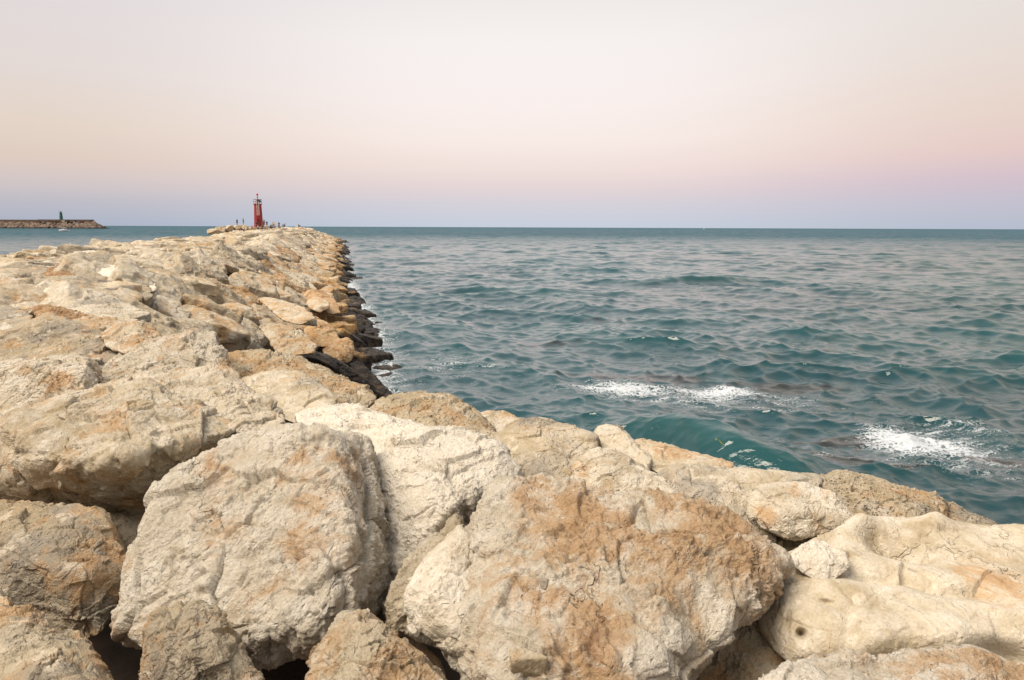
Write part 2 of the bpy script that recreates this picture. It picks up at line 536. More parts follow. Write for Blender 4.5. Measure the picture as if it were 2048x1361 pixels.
def hero(label, outline, dt, db, inner=(), k=0.30, style='rough', white=0.15, rust=0.3, grey=0.25, seed=1, level=6,
         dents=(), wetline=-0.6, stains=(), shrink=0.72, detail=1.0, name='boulder', sax=None, drop=0.0, yt=None, yb=None, bump=None):
    ys = [q[1] for q in outline]
    yt = min(ys) if yt is None else yt
    yb = max(ys) if yb is None else yb

    def dep(px, py, b=0.0):
        return max(0.8, db + (dt - db) * (yb - py) / (yb - yt) - b)
    O = np.array([at(q[0], q[1], dep(q[0], q[1], q[2] if len(q) > 2 else 0.0)) for q in outline])
    I = [at(q[0], q[1], dep(q[0], q[1], q[2])) for q in inner]
    cO = O.mean(axis=0)
    far = CAM + (O - CAM) * (1 + k)
    cf = far.mean(axis=0)
    far = cf + (far - cf) * shrink - np.array([0, 0, drop])
    pts = np.concatenate([O, np.array(I).reshape(-1, 3), far])
    c = 0.62 * O.mean(axis=0) + 0.38 * far.mean(axis=0)
    N, Hh = hull_planes([tuple(q - c) for q in pts])
    cov = np.cov((pts - c).T)
    ew, ev = np.linalg.eigh(cov)
    BD = np.array([(1, 0, 0), (-1, 0, 0), (0, 1, 0), (0, -1, 0), (0, 0, 1), (0, 0, -1)] + [(a_, b_, c_) for a_ in (-1, 1) for b_ in (-1, 1) for c_ in (-1, 1)], float)
    BD /= np.linalg.norm(BD, axis=1)[:, None]
    BD = BD @ ev.T
    sup = ((pts - c) @ BD.T).max(axis=0) * 1.01
    N, Hh = np.concatenate([N, BD]), np.concatenate([Hh, sup])
    Hh = np.maximum(Hh, 0.05)
    M = ev @ np.diag(np.sqrt(np.maximum(ew, 1e-4)) * 1.4) @ ev.T
    dl = []
    for dn in dents:                       # (px, py, radius m, amount m [, axis stretch])
        px, py, r, a = dn[:4]
        pc = at(px, py, dep(px, py, dn[4] if len(dn) > 4 else 0.0)) - c
        vdir = at(px, py, 5.0) - CAM
        vdir /= np.linalg.norm(vdir)
        ri = np.cross(vdir, (0, 0, 1.0))
        ri /= np.linalg.norm(ri)
        ax = vdir if (len(dn) > 5 and dn[5] == 'v') else (vdir * 0.35 + np.array([0, 0, -1.0])) / 1.1
        dl.append((pc, r if isinstance(r, tuple) else (r, r), a, ax, vdir, ri, np.cross(ri, vdir)))
    V, Fc, tcs, bp, pit = rock_shape(N, Hh, M, level, style, seed, dl, sax, detail)
    if bump is not None:
        bp = bump
    if stains:
        rust = np.full(len(V), rust, F32)
        for (px, py, r, a) in stains:
            pc = at(px, py, dep(px, py, 0.1)) - c
            vdir = at(px, py, 5.0) - CAM
            vdir /= np.linalg.norm(vdir)
            qv = V - pc.astype(F32)
            z_ = qv @ vdir.astype(F32)
            rust += F32(a) * np.exp(-(np.einsum('ij,ij->i', qv, qv) - z_ * z_) / F32(r * r)) * (np.abs(z_) < 0.7)
    o = finish_rock(name, V, Fc, tcs, c, white, rust, grey, bp, pit, wetline, label)
    px, py, dz = project(c)
    ROCKS.append(dict(o=o, c=c, px=float(px), py=float(py), hero=True, size=float(np.cbrt(np.prod(np.sqrt(np.maximum(ew, 1e-4)))) * 1.6)))
    return o


# ------------------------------------------------------------------ the foreground stones, nearest first
hero('large cream boulder with a rough ridged face, tallest in the left foreground',
     [(475, 868), (560, 860), (640, 845), (700, 868, -0.25), (738, 900, -0.5), (748, 1000, -0.5), (764, 1090, -0.45), (770, 1180, -0.35), (742, 1270, -0.25), (640, 1300),
      (480, 1330), (310, 1320), (255, 1270), (240, 1200), (262, 1110), (330, 985), (400, 930)], 4.75, 3.55,
     inner=[(650, 862, 0.10), (672, 915, 0.16), (704, 1005, 0.22), (690, 1100, 0.30), (640, 1240, 0.30), (440, 1240, 0.22)], k=0.22, style='rough', white=0.66, rust=0.30, grey=0.08, seed=11, level=7,
     stains=[(640, 960, 0.18, 0.16), (560, 1090, 0.16, 0.16), (600, 880, 0.1, 0.14)])
hero('huge ochre and rust stained boulder in the centre foreground',
     [(985, 968), (1060, 963), (1150, 988), (1270, 997), (1340, 1003), (1410, 1032), (1490, 1055), (1545, 1088), (1566, 1122),
      (1548, 1172), (1490, 1236), (1405, 1285, -0.1), (1335, 1335, -0.1), (1310, 1410), (1250, 1480), (1000, 1480), (885, 1290, -0.2), (905, 1180, -0.2), (930, 1060, -0.15)], 3.85, 2.55,
     inner=[(985, 1090, 0.12), (975, 1220, 0.22), (1000, 1330, 0.26), (1215, 1170, 0.26), (1300, 1330, 0.25), (1440, 1180, 0.12)], k=0.22, style='rough', white=0.62, rust=0.26, grey=0.06, seed=23, level=7,
     stains=[(1060, 985, 0.12, 0.3), (1330, 1045, 0.34, 0.36), (1150, 1010, 0.16, 0.28), (1080, 1110, 0.22, 0.26), (1460, 1070, 0.16, 0.34), (1190, 1270, 0.14, 0.34), (1220, 1350, 0.2, 0.32), (1250, 1130, 0.2, 0.2)],
     dents=[(1090, 1010, 0.10, 0.03), (1330, 1040, 0.12, 0.04), (1200, 1120, 0.16, 0.04), (1400, 1230, 0.12, 0.05)])
hero('whitish lumpy boulder shoulder pressed against the left side of the ochre boulder',
     [(925, 1052), (885, 1085), (835, 1140), (808, 1195), (822, 1270), (900, 1310), (960, 1330), (980, 1200), (960, 1080)], 3.55, 3.05,
     inner=[(880, 1180, 0.14), (910, 1260, 0.16)], k=0.25, style='worn', white=0.62, rust=0.22, grey=0.12, seed=31, level=6)
hero('rough grey cream boulder wedged in the gap between the ridged and ochre boulders',
     [(925, 1043), (860, 1085), (800, 1150), (768, 1210), (785, 1262), (850, 1270), (930, 1180)], 4.0, 3.6,
     inner=[(850, 1150, 0.1)], k=0.25, style='rough', white=0.2, rust=0.2, grey=0.5, seed=37, level=6)
hero('bright white block with a smooth rounded top behind the ochre boulder',
     [(800, 880), (835, 858), (890, 850), (955, 872), (1010, 905), (1042, 955), (1000, 990), (930, 1045), (870, 1085), (800, 1170), (762, 1200),
      (748, 1110), (740, 1010), (745, 920)], 5.35, 4.35,
     inner=[(830, 930, 0.22), (860, 985, 0.35), (960, 960, 0.25), (900, 1010, 0.38), (800, 1060, 0.1)], k=0.22, style='block', white=0.92, rust=0.10,
     grey=0.20, seed=41, level=7)
hero('flat white slab behind the top of the tall ridged boulder',
     [(590, 828), (650, 815), (740, 820), (835, 848), (860, 890), (800, 915), (700, 915), (600, 870)], 6.3, 5.3,
     inner=[(720, 850, 0.05)], k=0.22, style='worn', white=0.85, rust=0.12, grey=0.10, seed=43, level=6)
hero('smooth pale beige boulder with hollows and a small round hole at lower right',
     [(1508, 1195), (1540, 1140), (1575, 1112), (1640, 1090), (1665, 1055), (1740, 1040), (1830, 1060), (1868, 1042), (1925, 1058), (2060, 1062),
      (2250, 1100), (2330, 1250), (2250, 1400), (2030, 1350), (1900, 1345), (1760, 1360), (1600, 1350), (1535, 1310), (1515, 1250)], 4.05, 2.95,
     inner=[(1565, 1130, 0.16), (1660, 1172, 0.26), (1780, 1182, 0.26), (1950, 1215, 0.28), (2060, 1255, 0.3), (1640, 1300, 0.22), (1800, 1310, 0.24)],
     k=0.22, style='smooth', white=0.40, rust=0.10, grey=0.02, seed=53, level=7,
     stains=[(1960, 1165, 0.16, 0.42), (1900, 1130, 0.08, 0.2), (1700, 1120, 0.10, 0.16), (2050, 1200, 0.2, 0.4)],
     dents=[(1805, 1088, (0.15, 0.055), 0.17), (1770, 1158, (0.20, 0.04), 0.10), (1890, 1182, (0.20, 0.04), 0.08), (1722, 1052, (0.085, 0.05), -0.07),
            (1868, 1045, (0.075, 0.06), -0.055), (1655, 1098, (0.045, 0.09), 0.06), (1930, 1110, (0.12, 0.04), 0.06),
            (1590, 1125, (0.10, 0.035), -0.04), (1665, 1174, (0.12, 0.03), -0.035), (1790, 1186, (0.14, 0.03), -0.04), (1950, 1216, (0.16, 0.03), -0.04),
            (1652, 1207, (0.042, 0.020), 0.07, 0.2, 'v'), (1602, 1268, (0.019, 0.019), 0.10, 0.2, 'v'), (1578, 1238, (0.009, 0.05), 0.03, 0.2, 'v'),
            (1700, 1250, (0.035, 0.10), 0.03, 0.2, 'v'), (1622, 1235, (0.028, 0.08), 0.025, 0.2, 'v'), (1760, 1270, (0.10, 0.09), -0.04, 0.2, 'v'),
            (1905, 1275, (0.12, 0.08), -0.04, 0.2, 'v'), (2005, 1320, (0.12, 0.07), 0.15, 0.2, 'v'), (1540, 1290, (0.05, 0.05), 0.05, 0.1, 'v')])
hero('small white cracked chunk lodged on top of the smooth beige boulder',
     [(1580, 1112), (1605, 1088), (1640, 1085), (1690, 1105), (1702, 1132), (1662, 1168), (1625, 1160), (1590, 1138)], 3.60, 3.42,
     inner=[(1640, 1120, 0.03)], k=0.08, style='worn', white=0.85, rust=0.1, grey=0.05, seed=59, level=6)
hero('shaded brownish block under the right end of the ochre boulder',
     [(1320, 1300), (1360, 1240), (1440, 1195), (1530, 1185), (1560, 1200), (1555, 1290), (1560, 1350), (1500, 1420), (1340, 1420)], 3.62, 3.1,
     inner=[(1460, 1260, 0.05)], k=0.2, style='rough', white=0.10, rust=0.5, grey=0.45, seed=61, level=6)
hero('pinkish white stone top cut off by the bottom right corner of the photo',
     [(1520, 1368), (1590, 1340), (1640, 1318), (1700, 1315), (1760, 1335), (1800, 1322), (1880, 1306), (1960, 1318), (2040, 1345), (2140, 1400),
      (2140, 1600), (1500, 1600)], 2.62, 2.1, inner=[(1680, 1380, 0.08), (1900, 1370, 0.1)], k=0.2, style='rough', white=0.75, rust=0.42, grey=0.05, seed=67, level=7,
     dents=[(1765, 1340, 0.07, 0.04)], detail=0.8)
hero('brown topped boulder with a long crack in the bottom left corner',
     [(-60, 1225), (0, 1212), (60, 1225), (130, 1265), (185, 1310), (230, 1368), (260, 1480), (-60, 1500)], 3.35, 2.5,
     inner=[(60, 1300, 0.1), (150, 1380, 0.2)], k=0.2, style='slab', white=0.12, rust=0.48, grey=0.5, seed=71, level=7, sax=(0.1, 0.35, 1.0))
hero('small shaded stone peeping over the bottom left boulder',
     [(-40, 1190), (0, 1180), (22, 1205), (20, 1240), (-40, 1250)], 3.7, 3.5, k=0.2, style='worn', white=0.1, rust=0.4, grey=0.3, seed=72, level=5)
hero('pinkish brown cracked boulder at the left edge below the long slab',
     [(-40, 1010), (70, 1010), (130, 1012), (185, 1024), (215, 1044), (228, 1085), (258, 1115), (248, 1185), (205, 1270), (160, 1285), (60, 1240), (-40, 1200)], 4.75, 4.0,
     inner=[(100, 1060, 0.15), (120, 1130, 0.32), (30, 1130, 0.25), (190, 1140, 0.20)], k=0.22, style='block', white=0.0, rust=0.50, grey=0.62, seed=73, level=7)
hero('twisted grey tan stone with upright layers at the bottom edge, left',
     [(290, 1255), (330, 1217), (378, 1226), (405, 1208), (432, 1225), (455, 1275), (490, 1325), (530, 1375), (540, 1460), (290, 1460)], 3.05, 2.75,
     inner=[(350, 1300, 0.12), (420, 1300, 0.15)], k=0.18, style='strata', white=0.04, rust=0.46, grey=0.5, seed=79, level=7, sax=(1.0, 0.2, 0.25))
hero('pointed tan stone at the bottom edge in front of the ridged boulder',
     [(625, 1320), (655, 1270), (690, 1236), (722, 1230), (775, 1268), (830, 1308), (890, 1360), (920, 1460), (600, 1460)], 2.85, 2.4,
     inner=[(700, 1300, 0.12), (720, 1380, 0.14)], k=0.18, style='rough', white=0.22, rust=0.52, grey=0.25, seed=83, level=7)
hero('long broad slab with a dark overhanging edge on the left',
     [(-60, 818), (60, 806), (140, 790), (260, 768), (345, 790), (440, 845), (480, 858), (440, 890), (400, 930, -0.3), (345, 960, -0.3), (310, 1010, -0.6), (290, 1035, -0.75),
      (200, 1050, -0.85), (80, 1020, -0.85), (-60, 1000, -0.85)], 6.5, 5.0,
     inner=[(60, 880, 0.30), (130, 915, 0.55), (250, 920, 0.60), (335, 890, 0.40)], k=0.22, style='slab', white=0.34, rust=0.36, grey=0.20,
     seed=89, level=7, sax=(0.05, 0.3, 1.0))
hero('pale layered slab lying behind the long overhanging slab',
     [(215, 775), (260, 755), (320, 735), (400, 745), (470, 748), (525, 800), (566, 832), (558, 856), (470, 862), (380, 850), (250, 830)], 7.4, 6.0,
     inner=[(400, 790, 0.10), (480, 830, 0.18)], k=0.18, style='slab', white=0.42, rust=0.26, grey=0.18, seed=97, level=7, sax=(0.1, 0.1, 1.0))
hero('square cut pinkish cream block at the left edge',
     [(-60, 735), (0, 731), (50, 724), (130, 713), (172, 718), (190, 735), (190, 790), (100, 805), (-60, 830)], 7.7, 7.0,
     inner=[(172, 730, 0.25), (174, 780, 0.25), (60, 745, 0.2)], k=0.16, style='block', white=0.5, rust=0.26, grey=0.10, seed=101, level=7, stains=[(115, 752, 0.14, 0.4), (45, 745, 0.1, 0.3)])
hero('cream and ochre knobbly boulder behind the pale layered slab',
     [(198, 752), (240, 715), (290, 690), (330, 672), (385, 668), (432, 671), (441, 705), (462, 748), (400, 760), (320, 760), (250, 775), (205, 780)], 8.7, 7.8,
     inner=[(330, 700, 0.2), (400, 710, 0.2), (290, 735, 0.25)], k=0.16, style='rough', white=0.55, rust=0.42, grey=0.12, seed=103, level=7)
hero('tan porous boulder full of holes sloping down towards the water',
     [(432, 722), (470, 706), (520, 702), (600, 716), (660, 745), (715, 775), (755, 802), (735, 830), (660, 820), (560, 790), (470, 760)], 9.9, 7.9,
     inner=[(560, 740, 0.2), (650, 780, 0.25)], k=0.16, style='porous', white=0.12, rust=0.54, grey=0.16, seed=107, level=7)
hero('grey cream boulder in front of the tan porous boulder',
     [(478, 762), (540, 742), (600, 747), (645, 768), (672, 800), (650, 830), (590, 850), (530, 820)], 8.3, 6.9,
     inner=[(580, 780, 0.15)], k=0.18, style='worn', white=0.30, rust=0.26, grey=0.42, seed=109, level=6)
hero('big flat olive grey slab at the left edge with a bluish broken face',
     [(-60, 690), (0, 681), (35, 664), (84, 636), (100, 633), (137, 644), (203, 667), (226, 688), (250, 708), (222, 740), (203, 752), (150, 752), (-60, 750)], 10.6, 8.6,
     inner=[(100, 690, 0.1), (160, 705, 0.3)], k=0.14, style='slab', white=0.02, rust=0.36, grey=0.62, seed=113, level=7, sax=(0.0, 0.1, 1.0), detail=0.8)
hero('brown porous boulder riddled with holes at the waterline corner',
     [(735, 825), (765, 803), (800, 787), (880, 789), (930, 812), (985, 850), (1005, 885), (930, 890), (830, 865), (760, 845)], 8.0, 6.5,
     inner=[(830, 815, 0.15), (900, 830, 0.2)], k=0.18, style='porous', white=0.15, rust=0.48, grey=0.18, seed=127, level=7)
hero('small tan stone just right of the brown porous boulder',
     [(950, 835), (975, 822), (1010, 824), (1045, 842), (1030, 870), (970, 865)], 8.2, 7.6, k=0.14, style='worn', white=0.3, rust=0.4, grey=0.2, seed=128, level=5)
hero('big rounded grey cream boulder in the middle of the foreground edge',
     [(980, 885), (1022, 846), (1080, 835), (1122, 850), (1190, 872), (1205, 905), (1180, 970), (1100, 985), (1040, 970)], 6.9, 5.9,
     inner=[(1080, 880, 0.15), (1090, 930, 0.2)], k=0.18, style='worn', white=0.22, rust=0.24, grey=0.52, seed=131, level=7)
hero('small cream knob behind the rounded grey cream boulder',
     [(1185, 870), (1200, 853), (1235, 850), (1258, 872), (1300, 915), (1290, 950), (1200, 930)], 7.0, 6.3, k=0.16, style='worn', white=0.4, rust=0.25, grey=0.3, seed=137, level=6)
hero('long low ochre tipped stone along the water edge of the foreground',
     [(1250, 882), (1290, 880), (1340, 893), (1400, 910), (1462, 932), (1450, 960), (1340, 960), (1280, 930)], 7.1, 6.3, inner=[(1350, 915, 0.1)], k=0.16, style='worn', white=0.3, rust=0.46, grey=0.2, seed=139, level=6)
hero('tan wedge shaped boulder with an orange left edge behind the ochre boulder',
     [(1142, 935), (1160, 908), (1182, 897), (1235, 903), (1290, 935), (1340, 975), (1385, 1020), (1300, 1040), (1180, 1010), (1138, 980)], 5.5, 4.8,
     inner=[(1200, 930, 0.15), (1260, 970, 0.15)], k=0.2, style='worn', white=0.44, rust=0.26, grey=0.06, seed=149, level=7, stains=[(1152, 935, 0.10, 0.45)])
hero('broad grey smooth boulder with chalky streaks by the water edge',
     [(1300, 955), (1350, 938), (1420, 934), (1480, 940), (1560, 945), (1640, 968), (1640, 1030), (1560, 1060), (1440, 1045), (1360, 1010)], 6.1, 5.2,
     inner=[(1450, 970, 0.15), (1400, 1000, 0.15)], k=0.18, style='worn', white=0.34, rust=0.14, grey=0.62, seed=151, level=7)
hero('rounded cream boulder with a brown stained left side and orange flecks on top',
     [(1495, 1000), (1515, 975), (1550, 964), (1610, 968), (1660, 985), (1700, 1020), (1722, 1050), (1650, 1068), (1580, 1080), (1520, 1060), (1497, 1035)], 4.85, 4.45,
     inner=[(1550, 990, 0.12), (1600, 1010, 0.16), (1530, 1030, 0.1)], k=0.16, style='worn', white=0.5, rust=0.30, grey=0.10, seed=157, level=7,
     stains=[(1520, 1015, 0.09, 0.5), (1540, 1050, 0.06, 0.3), (1590, 978, 0.05, 0.4), (1650, 985, 0.05, 0.3)])
hero('greyish porous boulder with dark holes at the water edge on the right',
     [(1622, 962), (1650, 950), (1690, 940), (1750, 968), (1800, 990), (1860, 988), (1888, 1000), (1898, 1040), (1860, 1075), (1760, 1070), (1680, 1020)], 6.5, 5.7,
     inner=[(1720, 985, 0.1), (1800, 1020, 0.15), (1860, 1015, 0.15)], k=0.16, style='porous', white=0.14, rust=0.36, grey=0.36, seed=163, level=7)
hero('low porous stone trailing right from the greyish porous boulder',
     [(1890, 1030), (1895, 1010), (1930, 1022), (1975, 1045), (2010, 1062), (1990, 1090), (1900, 1085)], 6.3, 5.7, k=0.14, style='porous', white=0.1, rust=0.4, grey=0.4, seed=167, level=6)
hero('low tan stone at the right edge behind the smooth beige boulder',
     [(2000, 1062), (2040, 1052), (2100, 1050), (2180, 1080), (2150, 1120), (2020, 1110)], 5.6, 5.2, k=0.14, style='worn', white=0.2, rust=0.4, grey=0.35, seed=173, level=5)
hero('grey brown block wedged between the rounded cream boulder and the smooth beige boulder',
     [(1478, 1045), (1530, 1030), (1640, 1040), (1695, 1060), (1660, 1090), (1600, 1125), (1560, 1190), (1520, 1150)], 5.15, 4.3,
     inner=[(1580, 1085, 0.08)], k=0.15, style='rough', white=0.05, rust=0.42, grey=0.45, seed=177, level=6)
# stones filling the deep gaps between the foreground boulders
hero('darkened reddish stone deep in the gap left of the ridged boulder',
     [(180, 1290), (235, 1250), (290, 1290), (330, 1400), (180, 1420)], 5.6, 5.0, k=0.12, style='worn', white=0.0, rust=0.7, grey=0.9, seed=179, level=5)  # colour darkened to stand for the deep shade of the gap
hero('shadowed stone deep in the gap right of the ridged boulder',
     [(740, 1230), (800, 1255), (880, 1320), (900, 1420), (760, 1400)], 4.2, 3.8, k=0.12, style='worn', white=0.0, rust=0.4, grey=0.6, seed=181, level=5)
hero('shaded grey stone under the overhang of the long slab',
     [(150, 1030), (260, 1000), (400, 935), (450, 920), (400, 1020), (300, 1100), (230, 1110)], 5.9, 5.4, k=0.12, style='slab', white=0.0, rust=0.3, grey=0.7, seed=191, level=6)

# ---- individual stones of the nearer breakwater, traced one by one
hero('yellow cream faceted wedge of rock at the left edge',
     [(-30, 572), (0, 568), (23, 560), (40, 564), (64, 585), (84, 599), (103, 611), (68, 628), (30, 628), (-30, 622)], 15.2, 12.4, inner=[(30, 585, 0.5), (60, 605, 0.5)],
     k=0.10, style='block', white=0.45, rust=0.46, grey=0.0, seed=201, level=6)
hero('smooth grey slab touching the right side of the yellow cream wedge',
     [(45, 571), (94, 582), (125, 593), (138, 606), (127, 620), (95, 622), (64, 595)], 15.4, 13.0, k=0.08, style='worn', white=0.25, rust=0.25, grey=0.4, seed=203, level=5)
hero('ochre brown lump in front of the yellow cream wedge',
     [(66, 619), (88, 611), (121, 618), (160, 627), (178, 634), (148, 648), (110, 648), (76, 640)], 11.9, 10.6, inner=[(100, 625, 0.25)], k=0.08, style='rough', white=0.0, rust=0.92, grey=0.1, seed=205, level=6)
hero('rust orange angular rock above the shaded grey slab',
     [(90, 550), (98, 540), (125, 541), (150, 553), (174, 572), (137, 575), (105, 562)], 19.5, 16.5, inner=[(125, 552, 0.5)], k=0.06, style='rough', white=0.05, rust=0.93, grey=0.0, seed=207, level=6)
hero('long shaded grey slab sloping right below the rust orange rock',
     [(150, 552), (195, 551), (273, 562), (294, 580), (302, 597), (234, 596), (176, 576)], 18.6, 14.8, inner=[(270, 575, 0.4)], k=0.08, style='slab', white=0.02, rust=0.3, grey=0.7, seed=209, level=6)
hero('white knobbed long rock lying beside the shaded grey slab',
     [(191, 538), (205, 528), (232, 537), (277, 542), (295, 558), (312, 584), (289, 582), (250, 566), (195, 552)], 20.6, 16.2, inner=[(210, 540, 0.5), (270, 555, 0.5)], k=0.06, style='worn', white=0.75, rust=0.2, grey=0.12, seed=211, level=6)
hero('bluish white flat slab in front of the shaded grey slab',
     [(135, 618), (188, 598), (217, 595), (262, 619), (296, 626), (240, 640), (176, 636)], 13.4, 11.0, k=0.08, style='slab', white=0.5, rust=0.08, grey=0.5, seed=213, level=6)
hero('split tan boulder with a white left half and deep crack',
     [(205, 668), (230, 652), (252, 654), (271, 645), (299, 650), (322, 672), (300, 700), (248, 708), (212, 690)], 10.1, 9.0, inner=[(252, 668, -0.1), (275, 660, 0.25)], k=0.12, style='block', white=0.42, rust=0.5, grey=0.15, seed=215, level=6)
hero('grey boulder at the left edge in front of the ochre brown lump',
     [(-40, 628), (0, 625), (39, 620), (66, 634), (45, 660), (0, 662), (-40, 665)], 11.8, 10.3, k=0.1, style='worn', white=0.1, rust=0.2, grey=0.65, seed=217, level=5)
hero('small pale pointed rock at the left edge above the olive grey slab',
     [(-30, 655), (0, 648), (12, 647), (38, 660), (25, 690), (-30, 700)], 10.6, 9.9, k=0.1, style='block', white=0.6, rust=0.1, grey=0.3, seed=219, level=5)
hero('pinkish tan low slab between the olive grey slab and the split boulder',
     [(146, 644), (186, 634), (225, 638), (275, 642), (240, 668), (205, 680), (170, 662)], 10.9, 9.8, k=0.1, style='slab', white=0.25, rust=0.48, grey=0.15, seed=221, level=6)
hero('ochre yellow boulder standing on the black rocks at the waterline',
     [(645, 697), (654, 687), (678, 681), (694, 674), (706, 686), (709, 702), (702, 722), (678, 728), (650, 714)], 21.6, 20.4, inner=[(680, 690, 0.4), (690, 705, 0.5)], k=0.05, style='worn', white=0.0, rust=0.82, grey=0.0, seed=223, level=6, wetline=-0.35)
hero('ochre capped boulder with a black lower face near the waterline',
     [(606, 645), (620, 640), (646, 641), (668, 658), (680, 682), (650, 694), (628, 692), (608, 668)], 23.0, 21.0, inner=[(635, 650, 0.4)], k=0.06, style='block', white=0.05, rust=0.75, grey=0.0, seed=225, level=6, wetline=0.55)
hero('yellowish cream oval boulder on the dark seaward slope',
     [(612, 605), (622, 598), (638, 596), (656, 603), (658, 617), (640, 626), (622, 618)], 28.6, 26.6, inner=[(636, 606, 0.5)], k=0.05, style='worn', white=0.3, rust=0.55, grey=0.0, seed=227, level=5, wetline=-0.6)
hero('big brown orange rock behind the yellowish oval boulder',
     [(604, 586), (620, 582), (640, 581), (655, 590), (670, 602), (682, 628), (662, 630), (650, 612), (615, 602)], 32.0, 28.0, inner=[(640, 592, 0.5)], k=0.05, style='worn', white=0.0, rust=0.86, grey=0.1, seed=229, level=5, wetline=-0.5)
hero('long cream slab sloping down to the ochre capped boulder',
     [(520, 598), (545, 596), (586, 608), (612, 620), (632, 640), (600, 650), (565, 640), (535, 615)], 20.5, 17.0, inner=[(590, 622, 0.4)], k=0.06, style='worn', white=0.3, rust=0.5, grey=0.05, seed=231, level=6)
hero('broad tan boulder with mossy lower edge left of the black slab',
     [(520, 656), (549, 648), (586, 656), (608, 670), (628, 690), (626, 706), (575, 712), (545, 690)], 14.4, 12.0, inner=[(570, 672, 0.4)], k=0.08, style='rough', white=0.25, rust=0.52, grey=0.2, seed=233, level=6)
hero('long black wet slab slanting down to the water behind the porous boulder',
     [(580, 712), (598, 702), (637, 704), (678, 722), (719, 750), (765, 792), (740, 810), (690, 790), (640, 756)], 15.5, 15.5, inner=[(640, 720, 0.5)], k=0.06, style='slab', white=0.0, rust=0.2, grey=0.6, seed=235, level=6, wetline=2.0, sax=(0.3, 0.6, 0.7))
hero('jagged black wet rock at the near end of the waterline',
     [(700, 728), (720, 725), (742, 745), (772, 776), (790, 800), (760, 800), (722, 770)], 18.6, 17.2, k=0.05, style='block', white=0.0, rust=0.1, grey=0.6, seed=237, level=6, wetline=2.0)
LANDMARKS = [r for r in ROCKS]

# ------------------------------------------------------------------ breakwater ground plan
WL = np.array([(22, -20), (17, -4), (13.5, 1.5), (10, 5.2), (7.5, 7.6), (4.6, 9.4), (1.6, 10.8), (-0.8, 12.4), (-2.3, 15.2), (-3.4, 20.0), (-6.4, 33), (-11.7, 54), (-19.5, 88), (-30, 135),
               (-38, 170), (-43.5, 190), (-45, 203), (-47.5, 216), (-54, 227), (-65, 233), (-76, 232), (-84, 224), (-87, 212), (-84, 200), (-75, 188), (-64, 172),
               (-55, 138), (-44.5, 92), (-36, 56), (-31, 33), (-29, 12), (-29, -20)], float)


def inside(x, y):
    """signed distance to the waterline, positive on the stones; also distance to the seaward part"""
    P = np.stack([np.ravel(x), np.ravel(y)], 1).astype(float)
    n = len(WL)
    best = np.full(len(P), 1e9)
    sea = np.full(len(P), 1e9)
    ins = np.zeros(len(P), bool)
    for i in range(n):
        a, b = WL[i], WL[(i + 1) % n]
        ab = b - a
        t = np.clip(((P - a) @ ab) / (ab @ ab), 0, 1)
        d = np.hypot(*(P - a - t[:, None] * ab).T)
        best = np.minimum(best, d)
        if i < 19:
            sea = np.minimum(sea, d)
        c = (a[1] > P[:, 1]) != (b[1] > P[:, 1])
        xi = a[0] + (P[:, 1] - a[1]) / (ab[1] if abs(ab[1]) > 1e-9 else 1e-9) * ab[0]
        ins ^= c & (P[:, 0] < xi)
    s = np.where(ins, 1.0, -1.0)
    return best * s, sea * s


def ground(x, y):
    d, s = inside(x, y)
    yy = np.ravel(y)
    crest = 3.06 + np.clip((yy - 25) / 175, 0, 1) * (0.75 * np.exp(-((s - 10.5) / 3.4) ** 2) - 0.02)
    return np.minimum(-0.25 + (0.62 - 0.22 * np.clip((yy - 60) / 120, 0, 1)) * d, crest - 0.030 * np.maximum(s - 7, 0) * np.clip((150 - yy) / 60, 0, 1)), d, s


# rubble core under the stones
def core():
    xs = np.arange(-95, 24, 0.8)
    ys = np.concatenate([np.arange(-20, 40, 0.6), np.arange(40, 240, 2.0)])
    Xg, Yg = np.meshgrid(xs, ys)
    z, d, s = ground(Xg, Yg)
    near = np.clip((14 - np.hypot(Xg.ravel(), Yg.ravel())) / 6, 0, 1)
    z = z - 0.62 - near * 0.75 + 0.25 * fbm(np.stack([Xg.ravel(), Yg.ravel(), 0 * Xg.ravel()], 1) * 0.7, 3)
    z = np.maximum(z, -1.6)
    V = np.stack([Xg.ravel(), Yg.ravel(), z], 1)
    nx, ny = len(xs), len(ys)
    i = np.arange(ny - 1)[:, None] * nx + np.arange(nx - 1)[None, :]
    Fc = np.stack([i, i + 1, i + nx + 1, i + nx], -1).reshape(-1, 4)
    keep = (d.reshape(ny, nx) > -2.2)
    k = keep[:-1, :-1] | keep[1:, 1:]
    me = np_mesh('ground', V, Fc[k.ravel()])
    m = simple_mat('rubble', (0.10, 0.072, 0.050), 0.95, 0.4, 3.0, bump=0.8)
    o = link('ground', me, m)
    tag(o, kind='structure')


core()

# ------------------------------------------------------------------ the rest of the stones
rg = np.random.default_rng(2024)
BX = [-400, 0, 100, 145, 205, 250, 330, 440, 470, 520, 560, 605, 640, 690, 740, 790, 800]
BY = [624, 626, 612, 636, 640, 655, 660, 662, 690, 690, 655, 660, 690, 725, 745, 790, 470]


